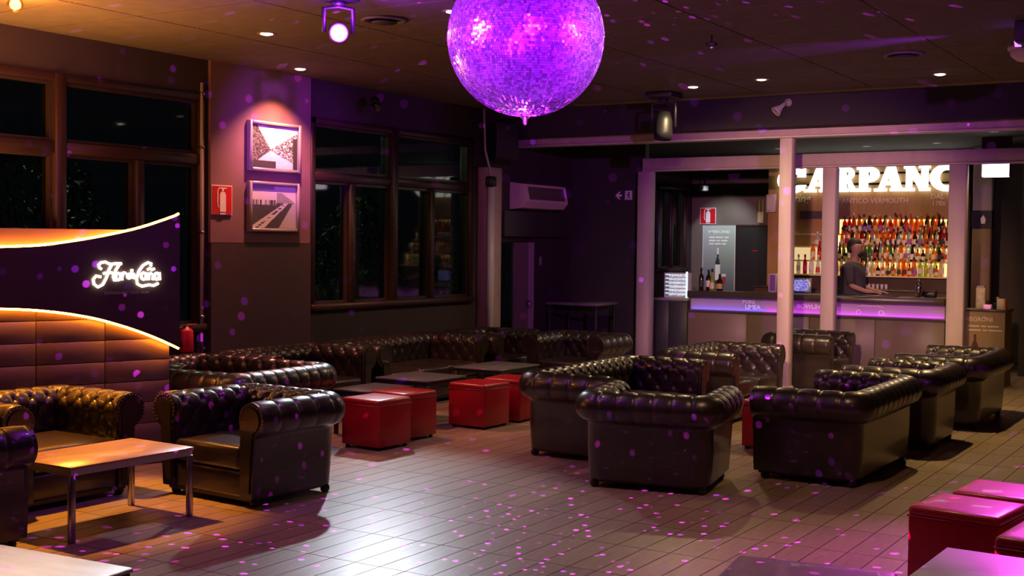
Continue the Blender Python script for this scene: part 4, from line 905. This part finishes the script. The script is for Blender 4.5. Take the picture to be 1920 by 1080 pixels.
LABC = {'cream': (0.72, 0.62, 0.45), 'white': (0.75, 0.72, 0.68), 'red': (0.5, 0.03, 0.03), 'black': (0.03, 0.025, 0.03), 'violet': (0.30, 0.10, 0.45), 'gold': (0.55, 0.38, 0.1)}
BM = {}
def bottle_mesh(key, fn, m):
    if key not in BM: me = fn().mesh(key[0]); me.materials.append(m); BM[key] = me
    return BM[key]
def bottle(label, x, y, z, shape, col, cap, lab, scale=1.0, group='bottles on the back bar'):
    me = bottle_mesh(('liquor_bottle', shape, col), lambda: MB().lathe(BP[shape], 12), bottle_glass(col))
    o = tag(link('liquor_bottle', me, None, (x, y, z)), label, 'bottle', group); o.scale = (scale,) * 3; h = BH[shape]
    link('cap', bottle_mesh(('cap', shape, cap), lambda: MB().lathe([(0.0155, h - 0.022), (0.0160, h + 0.018), (0.0, h + 0.019)], 10), mat('cap_' + cap, CAPC[cap], 0.35)), o)
    if lab:
        r = BP[shape][2][0] + 0.0012; z0, z1 = (0.045, 0.125) if shape != 'squat' else (0.025, 0.09)
        if shape == 'cone': pf = [(0.0375, 0.028), (0.0300, 0.105)]
        else: pf = [(r, z0), (r, z1)]
        link('paper_label', bottle_mesh(('paper_label', shape, lab), lambda: MB().add([(q[0] * math.cos(a * PI / 9 - PI / 2 - 1.2), q[0] * math.sin(a * PI / 9 - PI / 2 - 1.2), q[1]) for a in range(8) for q in pf], [(2 * a, 2 * a + 2, 2 * a + 3, 2 * a + 1) for a in range(7)], None, True), mat('label_' + lab, LABC[lab], 0.6)), o)
    return o
ORD = ['first', 'second', 'third', 'fourth', 'fifth', 'sixth', 'seventh', 'eighth', 'ninth', 'tenth', 'eleventh', 'twelfth', 'thirteenth', 'fourteenth', 'fifteenth', 'sixteenth', 'seventeenth', 'eighteenth', 'nineteenth', 'twentieth', 'twenty-first', 'twenty-second']
TN = ['bottom', 'second-lowest', 'second-highest', 'top']; rb = random.Random(21)
mixes = [['clear', 'dark', 'amber', 'honey', 'clear', 'orange', 'yellow-green', 'clear'], ['amber', 'honey', 'clear', 'dark', 'orange', 'green', 'pale blue', 'clear'],
         ['dark', 'clear', 'orange', 'pale blue', 'dark', 'red', 'honey', 'amber'], ['red', 'orange', 'honey', 'amber', 'dark', 'orange', 'dark', 'amber']]
for k in range(4):
    y = 18.70 + TIERY[k]; x0, x1 = -5.60 - 0.01 * k, -4.02
    n = 21
    for row, ry in (('front', -0.035), ('back', 0.035)):
        for i in range(n - (row == 'back')):
            c = rb.choice(mixes[k]); lab = rb.choice(['cream', 'cream', 'white', 'white', 'red', 'black', 'violet', 'gold', None]); cp = rb.choice(['black', 'black', 'gold', 'red', 'white'])
            sh = rb.choice(['round', 'round', 'slim', 'squat', 'cone'] if row == 'front' else ['round', 'slim', 'slim'])
            f = rb.uniform(0.86, 0.93) if sh != 'squat' else rb.uniform(0.74, 0.78)
            o = bottle('%s bottle, %s from the left in the %s row of the %s lit tier' % (c, ORD[i], row, TN[k]), x0 + (x1 - x0) * (i + (0.5 if row == 'front' else 1.0)) / n, y + ry, TIERZ[k] - 0.0015, sh, c, cp, lab, f)
            o.scale.z = f * rb.uniform(1.0, 1.18) * (1.05 if row == 'back' else 0.98)
for i, (x, k, sh, c, cp, lab) in enumerate([(-6.27, 0, 'round', 'clear', 'white', 'white'), (-6.16, 0, 'slim', 'clear', 'white', 'white'), (-6.06, 0, 'slim', 'red', 'red', 'red'), (-5.96, 0, 'round', 'clear', 'white', 'white'), (-5.86, 0, 'cone', 'clear', 'white', 'red'),
                                   (-5.99, 1, 'round', 'orange', 'gold', 'cream'), (-5.89, 1, 'slim', 'red', 'red', 'red'), (-5.97, 2, 'squat', 'clear', 'white', 'cream')]):
    bottle('%s bottle, %s of those standing left of the narrow post, %s tier' % (c, ORD[i], TN[k]), x, 18.70 + TIERY[k], TIERZ[k], sh, c, cp, lab, 1.02, 'bottles left of the narrow post')
for i, (x, y, sh, c, lab) in enumerate([(-7.17, 16.86, 'slim', 'dark', 'black'), (-7.08, 16.92, 'round', 'dark', 'white'), (-7.00, 16.86, 'cone', 'yellow-green', 'cream'), (-6.92, 16.95, 'squat', 'dark', 'gold')]):
    bottle('%s bottle, %s from the left at the left end of the bar counter' % (c, ORD[i]), x, y, 1.08, sh, c, 'black', lab, 1.15, 'bottles at the left end of the bar')
# row of small glasses on the worktop
GLS = glassmat('tumbler_glass', (0.95, 0.92, 0.88), 0.5)
for i in range(7):
    o = tag(MB().lathe([(0.0, 0), (0.02, 0.0), (0.024, 0.075), (0.021, 0.075), (0.018, 0.006), (0.0, 0.006)], 12).build('tumbler', mat('frosted_glass', (0.8, 0.76, 0.7), 0.25), None, (-5.22 + 0.062 * i, 18.17, 1.1255)), 'small pale glass, %s from the left in the row below the bottles' % ORD[i], 'glass', 'row of small glasses')
# monitor, terminal, shaker, card box on the bar
t = thing('bar_monitor', 'small blue-lit screen on the bar between the two middle posts', 'screen', (-5.70, 16.98, 1.0805))
MB().rbox((-0.13, 0, 0.0), (0.13, 0.04, 0.21), 0.008, 1).build('housing', mat('steel_housing', (0.35, 0.36, 0.37), 0.4, metal=0.5), t)
def scr(u, v): 
    g = 0.85 if nz(u, v, 0.4) > 0.62 else 0.1
    return (0.10 + 0.5 * g, 0.10 + 0.5 * g, 0.55 + 0.4 * g)
sheet('screen', 0.22, 0.16, scr, 22, 16, printmat('screen_print', 0.3, 0.7), t, Matrix.Translation((-0.12, -0.003, 0.03)))
t = thing('cash_terminal', 'purple-edged terminal standing on the bar beside the tallest post', 'terminal', (-6.14, 17.0, 1.08))
MB().rbox((-0.055, -0.03, 0), (0.055, 0.08, 0.26), 0.01, 1).build('housing', mat('terminal_pale', (0.55, 0.5, 0.6), 0.4), t)
MB().box((-0.03, -0.035, 0.02), (0.05, -0.0295, 0.25)).build('face', mat('terminal_violet', (0.22, 0.08, 0.35), 0.3), t)
t = thing('cocktail_shaker', 'shiny cocktail shaker standing on the bar counter', 'shaker', (-4.07, 16.86, 1.08))
MB().lathe([(0.0, 0), (0.030, 0.0), (0.042, 0.13), (0.036, 0.16)], 16).build('cup', mat('polished_steel', (0.75, 0.7, 0.75), 0.15, metal=1), t)
MB().lathe([(0.037, 0.16), (0.030, 0.19), (0.018, 0.205), (0.018, 0.23), (0.0, 0.235)], 16).build('lid', MATS['polished_steel'], t)
t = thing('napkin_box', 'black napkin box right of the cocktail shaker', 'box', (-3.92, 16.87, 1.08))
MB().rbox((-0.075, -0.04, 0), (0.075, 0.05, 0.09), 0.006, 1).build('case', BLACK, t); MB().tube([(-0.03, -0.042, 0.04), (0.0, -0.042, 0.055), (0.03, -0.042, 0.05)], 0.003, 5).build('mark', SIGNW, t)
t = thing('bar_mat', 'dark rubber bar mat laid along the counter', 'mat', (-4.75, 16.74, 1.08)); MB().rbox((-0.45, -0.06, 0), (0.45, 0.08, 0.012), 0.004, 1).build('sheet', BLACK, t)
MB().tube([(-0.44, -0.055, 0.014), (0.44, -0.055, 0.014)], 0.004, 5).build('rim', STEEL, t)
# ---- poster, door, wall lamp and cabinet at the left of the back wall
t = thing('bottle_poster', 'grey-blue advertising poster with a white bottle left of the dark doorway', 'poster', (-8.18, BY - 0.03, 0.96))
def postf(u, v):
    g = 0.16 + 0.42 * v
    c = (g * 0.80, g * 0.98, g * 0.97) if v > 0.35 else (g * 0.78, g * 0.95, g * 1.12)
    w = 0.075 if v < 0.42 else (0.075 - (v - 0.42) * 0.55 if v < 0.52 else 0.022)
    if 0.10 < v < 0.66 and abs(u - 0.47) < w: c = (0.85, 0.87, 0.9) if (0.16 < v < 0.40 or v > 0.56) else (0.03, 0.04, 0.05)
    if 0.10 < v < 0.26 and abs(u - 0.66) < 0.055: c = (0.40, 0.05, 0.10) if v < 0.22 else (0.8, 0.8, 0.8)
    if 0.10 < v < 0.16 and abs(u - 0.30) < 0.06: c = (0.7, 0.75, 0.75)
    if u < 0.02 or u > 0.975: c = (0.6, 0.65, 0.62)
    return c
MB().box((-0.305, 0, 0), (0.305, 0.025, 1.12)).build('board', mat('poster_board', (0.3, 0.33, 0.33), 0.6), t)
sheet('print', 0.60, 1.11, postf, 40, 70, printmat('poster_print', 0.5), t, Matrix.Translation((-0.30, -0.003, 0.005)))
PW_ = mat('poster_white', (0.9, 0.92, 0.9), 0.5)
text('lettering', 'AMERICANO', 0.07, PW_, t, Matrix.Translation((0.0, -0.006, 0.985)), depth=0.001, bold=0.002)
for k, ws in enumerate(([0.10, 0.14, 0.08], [0.12, 0.06, 0.12], [0.09, 0.11, 0.07])):
    b = MB(); x = -0.18
    for w_ in ws: b.box((x, -0.007, 0.90 - 0.055 * k), (x + w_, -0.005, 0.925 - 0.055 * k)); x += w_ + 0.02
    b.build('text_line', PW_, t)
d2 = struct(link('door_2', None, None, (-7.575, BY, 0)))
MB().box((-0.27, -0.03, 0), (0.27, 0.0, 2.06)).build('door_leaf', mat('black_door', (0.012, 0.010, 0.010), 0.5), d2)
MB().box((-0.30, -0.04, 0), (-0.27, 0.0, 2.09)).build('door_jamb', FRAMEW, d2); MB().box((0.27, -0.04, 0), (0.30, 0.0, 2.09)).build('door_jamb', FRAMEW, d2); MB().box((-0.27, -0.04, 2.06), (0.27, 0.0, 2.09)).build('door_head', FRAMEW, d2)
MB().box((-0.01, -0.036, 1.645), (0.09, -0.030, 1.655)).build('indicator', emat('red_indicator', (0.9, 0.02, 0.08), 0.5), d2)
t = thing('wall_lamp', 'slim pale wall lamp with two upright rods above the dark doorway', 'lamp', (-7.435, BY - 0.03, 2.12))
MB().rbox((-0.05, -0.03, 0), (0.05, 0.02, 0.19), 0.006, 1).build('body', mat('lamp_cream', (0.75, 0.66, 0.5), 0.4), t)
for x in (-0.03, 0.03): MB().cyl((x, -0.005, 0.19), (x, -0.005, 0.38), 0.007, 8).build('rod', mat('lamp_cream', (0.75, 0.66, 0.5), 0.4), t)
t = thing('wall_box', 'pale box on the panel edge above the terminal', 'box', (-6.77, 18.69, 2.26))
MB().rbox((-0.075, -0.10, 0), (0.075, -0.021, 0.28), 0.01, 1).build('case', mat('box_beige', (0.6, 0.54, 0.45), 0.5), t); MB().box((-0.05, -0.104, 0.05), (0.05, -0.099, 0.23)).build('cover', mat('box_cover', (0.66, 0.6, 0.5), 0.5), t)
t = thing('security_camera', 'small white security camera hanging near the left rear window', 'camera', (-8.22, 19.4, 3.16))
MB().cyl((0, 0, -0.42), (0, 0, 0), 0.012, 8).build('stem', BLACK, t); MB().rbox((-0.05, -0.11, -0.52), (0.05, 0.06, -0.43), 0.015, 2).build('housing', WHITEP, t); MB().cyl((0, -0.125, -0.475), (0, -0.105, -0.475), 0.025, 12).build('lens', BLACK, t)
# ---- podium with menu board at the right
pd = thing('podium', 'brown stand with NEGRONI menu print right of the bar', 'stand', (-3.10, 16.52, 0))
MB().box((-0.25, -0.22, 0), (0.22, 0.25, 0.95)).build('carcass', mat('podium_brown', (0.30, 0.21, 0.11), 0.5), pd)
MB().rbox((-0.27, -0.25, 0.95), (0.24, 0.27, 0.975), 0.005, 1).build('counter_top', BT, pd)
text('lettering', 'NEGRONI', 0.075, CREAM, pd, Matrix.Translation((-0.09, -0.222, 0.825)), depth=0.001, bold=0.001)
for k, ws in enumerate(([0.14, 0.06, 0.13], [0.16, 0.05, 0.16])):
    b = MB(); x = -0.22
    for w_ in ws: b.box((x, -0.2225, 0.755 - 0.05 * k), (x + w_, -0.2205, 0.772 - 0.05 * k)); x += w_ + 0.02
    b.build('text_line', CREAM, pd)
MB().prism([(-0.17, 0.30), (-0.09, 0.30), (-0.09, 0.52), (-0.115, 0.58), (-0.115, 0.66), (-0.145, 0.66), (-0.145, 0.58), (-0.17, 0.52)], -0.2235, -0.2205).build('bottle_print', mat('bottle_print_dark', (0.10, 0.02, 0.01), 0.4), pd)
t = thing('drinks_carton', 'tall pale patterned carton standing on the menu stand', 'carton', (-3.19, 16.40, 0.975)); MB().rbox((-0.055, -0.04, 0), (0.055, 0.05, 0.27), 0.008, 1).build('carton', mat('carton_cream', (0.75, 0.66, 0.5), 0.5, noise=(0.45, 0.4, 0.3), nscale=18), t); MB().box((-0.045, -0.035, 0.27), (0.045, 0.045, 0.29)).build('flap', mat('carton_grey', (0.4, 0.4, 0.4), 0.5), t)
t = thing('napkin_stack', 'low stack of cream napkins beside the tall carton', 'napkins', (-3.10, 16.36, 0.975)); MB().rbox((-0.05, -0.05, 0), (0.05, 0.05, 0.06), 0.006, 1).build('napkins', mat('napkin_cream', (0.8, 0.72, 0.5), 0.7), t)
t = thing('menu_folder', 'cream and orange menu holder at the right end of the stand', 'holder', (-2.94, 16.38, 0.975)); MB().rbox((-0.05, -0.04, 0), (0.035, 0.05, 0.135), 0.005, 1).build('case', mat('holder_cream', (0.75, 0.68, 0.55), 0.5), t); MB().box((0.0355, -0.04, 0), (0.055, 0.05, 0.13)).build('spine', mat('holder_orange', (0.7, 0.2, 0.03), 0.5), t)
t = thing('small_pot', 'small dark pot between the carton and the menu holder', 'pot', (-3.01, 16.55, 0.975)); MB().lathe([(0.0, 0), (0.05, 0), (0.055, 0.08), (0.05, 0.08), (0.045, 0.01), (0.0, 0.01)], 14).build('bowl', BLACK, t)
MB().lathe([(0.02, 0.08), (0.03, 0.13), (0.02, 0.15), (0.0, 0.15)], 10).build('knob', mat('brass_knob', (0.4, 0.25, 0.08), 0.35, metal=0.8), t)
# small column and dark emblem box behind the right post
t = thing('side_column', 'pinkish column strip behind the post at the right of the display', 'column', (-3.56, 18.3, 0)); MB().rbox((-0.12, -0.10, 2.26), (0.13, 0.10, 3.16), 0.008, 1).build('upper_shaft', BEAMM, t); MB().rbox((-0.12, -0.10, 0), (0.13, 0.10, 2.02), 0.008, 1).build('lower_shaft', mat('brown_shaft', (0.22, 0.13, 0.07), 0.5), t)
MB().box((-0.13, -0.11, 2.02), (0.14, 0.10, 2.26)).build('emblem_box', BLACK, t); MB().prism([(0.0, 2.08), (0.05, 2.08), (0.06, 2.14), (0.03, 2.20), (-0.01, 2.15)], -0.114, -0.1105).build('emblem', SIGNW, t)
t = thing('wall_panel', 'dark framed panel with purple sheen on the wall at the far right', 'panel', (-2.4, 18.0, 1.2)); MB().rbox((-0.45, -0.04, 0), (0.45, 0, 1.5), 0.01, 1).build('frame', BLACK, t); MB().box((-0.38, -0.045, 0.07), (0.38, -0.039, 1.43)).build('face', mat('glossy_dark', (0.03, 0.015, 0.04), 0.1), t)

# ================================================================== BARTENDER
def skin_mesh(name, verts, edges, radii, m, parent, root=0, sub=2):
    me = bpy.data.meshes.new(name); me.from_pydata(verts, edges, []); o = bpy.data.objects.new(name, me); COL.objects.link(o)
    md = o.modifiers.new('skin', 'SKIN'); md.use_smooth_shade = True
    for i, r in enumerate(radii): me.skin_vertices[0].data[i].radius = r if isinstance(r, tuple) else (r, r)
    me.skin_vertices[0].data[root].use_root = True
    s = o.modifiers.new('sub', 'SUBSURF'); s.levels = sub; s.render_levels = sub
    bpy.context.view_layer.update(); me2 = bpy.data.meshes.new_from_object(o.evaluated_get(bpy.context.evaluated_depsgraph_get()))
    bpy.data.objects.remove(o); me2.name = name; me2.materials.clear(); me2.materials.append(m); return link(name, me2, parent)
man = thing('person', 'person in a dark t-shirt standing in profile behind the bar, hands on the counter', 'person', (-5.12, 17.42, 0.0), 0)   # faces +x
man.scale = (1.03, 1.03, 1.035)
SK = mat('skin_tone', (0.36, 0.20, 0.13), 0.5); SHIRT = mat('dark_shirt', (0.055, 0.052, 0.055), 0.8, noise=(0.045, 0.042, 0.045)); HAIR = mat('dark_hair', (0.02, 0.013, 0.01), 0.6)
V = [(0, 0, 0.95), (0, 0, 1.12), (0.01, 0, 1.30), (0.0, 0, 1.43), (0.012, 0, 1.49), (0.03, 0, 1.54), (0.055, 0, 1.60), (0.05, 0, 1.67), (0.04, 0, 1.735)]
E_ = [(i, i + 1) for i in range(8)]; RD = [(0.14, 0.105), (0.14, 0.10), (0.17, 0.12), (0.13, 0.09), 0.066, 0.062, (0.094, 0.080), (0.115, 0.095), (0.100, 0.085)]
def limb(base, pts, rads):
    p = base
    for q, r in zip(pts, rads): V.append(q); RD.append(r); E_.append((p, len(V) - 1)); p = len(V) - 1
    return p
for s in (-1, 1):
    limb(0, [(0.0, 0.10 * s, 0.88), (0.02, 0.11 * s, 0.48), (0.0, 0.11 * s, 0.09), (0.10, 0.12 * s, 0.03), (0.17, 0.125 * s, 0.03)], [0.085, 0.06, 0.042, 0.038, 0.03])
    wr = limb(3, [(0.0, 0.185 * s, 1.405), (0.05, 0.22 * s, 1.15), (0.24, 0.19 * s, 1.085), (0.30, 0.175 * s, 1.08), (0.345, 0.17 * s, 1.075)], [0.06, 0.043, 0.030, (0.032, 0.020), (0.036, 0.016)])
    for k, (dy, ln) in enumerate(((-0.028, 0.062), (-0.009, 0.075), (0.010, 0.072), (0.028, 0.056))):
        limb(wr, [(0.375, (0.17 * s) + dy, 1.073), (0.375 + ln * 0.55, 0.17 * s + dy, 1.066), (0.375 + ln, 0.17 * s + dy, 1.048)], [0.0095, 0.009, 0.008])
    limb(wr - 1, [(0.33, 0.17 * s - 0.035 * s, 1.07), (0.37, 0.17 * s - 0.055 * s, 1.06)], [0.011, 0.009])
body = skin_mesh('body', V, E_, RD, SK, man)
Vs, Es, Rs = V, E_, RD; V = [(0, 0, 0.82), (0, 0, 1.10), (0.01, 0, 1.30), (0.0, 0, 1.425), (0.012, 0, 1.475)]; E_ = [(0, 1), (1, 2), (2, 3), (3, 4)]; RD = [(0.205, 0.165), (0.190, 0.150), (0.195, 0.145), (0.155, 0.112), 0.085]
for s in (-1, 1): limb(3, [(0.0, 0.19 * s, 1.408), (0.035, 0.215 * s, 1.24), (0.05, 0.222 * s, 1.16)], [0.078, 0.064, 0.060])
skin_mesh('t_shirt', V, E_, RD, SHIRT, man)
V = [(0, 0, 0.97), (0, 0, 0.88)]; E_ = [(0, 1)]; RD = [(0.172, 0.132), (0.165, 0.13)]
for s in (-1, 1): limb(1, [(0.0, 0.10 * s, 0.80), (0.02, 0.11 * s, 0.48), (0.0, 0.11 * s, 0.10)], [0.10, 0.074, 0.062])
skin_mesh('trousers', V, E_, RD, mat('dark_trousers', (0.02, 0.02, 0.025), 0.8), man)
MB().sphere((0.018, 0, 1.715), 0.105, 18, 12, None, (0.98, 0.84, 0.86)).sphere((-0.012, 0, 1.665), 0.088, 16, 10, None, (0.85, 0.95, 0.9)).build('hair', HAIR, man)
MB().sphere((0.090, 0, 1.585), 0.062, 14, 10, None, (0.90, 1.08, 0.82)).build('beard', HAIR, man)
b = MB()
for s in (-1, 1): b.sphere((0.045, 0.078 * s, 1.675), 0.024, 8, 6, None, (0.7, 0.35, 1.25))
b.sphere((0.140, 0, 1.652), 0.013, 8, 6, None, (1.0, 0.8, 1.5)); b.build('nose_and_ears', SK, man)
b = MB()
for s in (-1, 1): b.sphere((0.126, 0.032 * s, 1.685), 0.009, 8, 6)
b.build('eyes', mat('eye_dark', (0.05, 0.04, 0.04), 0.2), man)
MB().sphere((0.143, 0, 1.615), 0.012, 8, 6, None, (0.6, 1.6, 0.5)).build('lips', mat('lip_tone', (0.30, 0.11, 0.09), 0.5), man)
# bar ceiling spots added as front light for the counter and the display
for (x, y, p, c, lbl) in ((-5.0, 17.55, 55, (1.0, 0.66, 0.34), 'added downlight in the black ceiling above the bartender'), (-6.3, 17.55, 32, (1.0, 0.7, 0.4), 'added downlight in the black ceiling above the cash terminal'), (-4.0, 17.4, 40, (1.0, 0.62, 0.28), 'added downlight in the black ceiling above the shaker'), (-3.0, 15.95, 30, (1.0, 0.60, 0.25), 'added downlight in the black ceiling above the menu stand')):
    t = thing('bar_fill_downlight', lbl, 'downlight', (x, y, 3.158), 0, 'added downlights over the bar')
    MB().lathe([(0.045, -0.004), (0.06, -0.006), (0.062, 0.0), (0.045, 0.0)], 16).build('rim', BLACK, t); MB().lathe([(0.0, -0.001), (0.045, -0.001), (0.045, 0.001)], 16).build('lens', DLG, t)
    spot('bar_fill_lamp', (x, y, 3.145), (x, y + 0.25, 0), p, c, 100, 0.8, 0.04)
t = thing('poster_fill_spot', 'small added spot fixture over the poster by the left rear window', 'spotlight', (-7.80, 18.9, 3.155)); MB().lathe([(0.03, 0), (0.04, -0.09), (0.034, -0.09), (0.02, -0.02)], 12).build('shade', BLACK, t)
spot('poster_fill_lamp', (-7.80, 18.9, 3.05), (-8.10, 19.98, 1.6), 85, (0.85, 0.95, 1.0), 62, 0.7, 0.03)  # spot added to brighten the poster
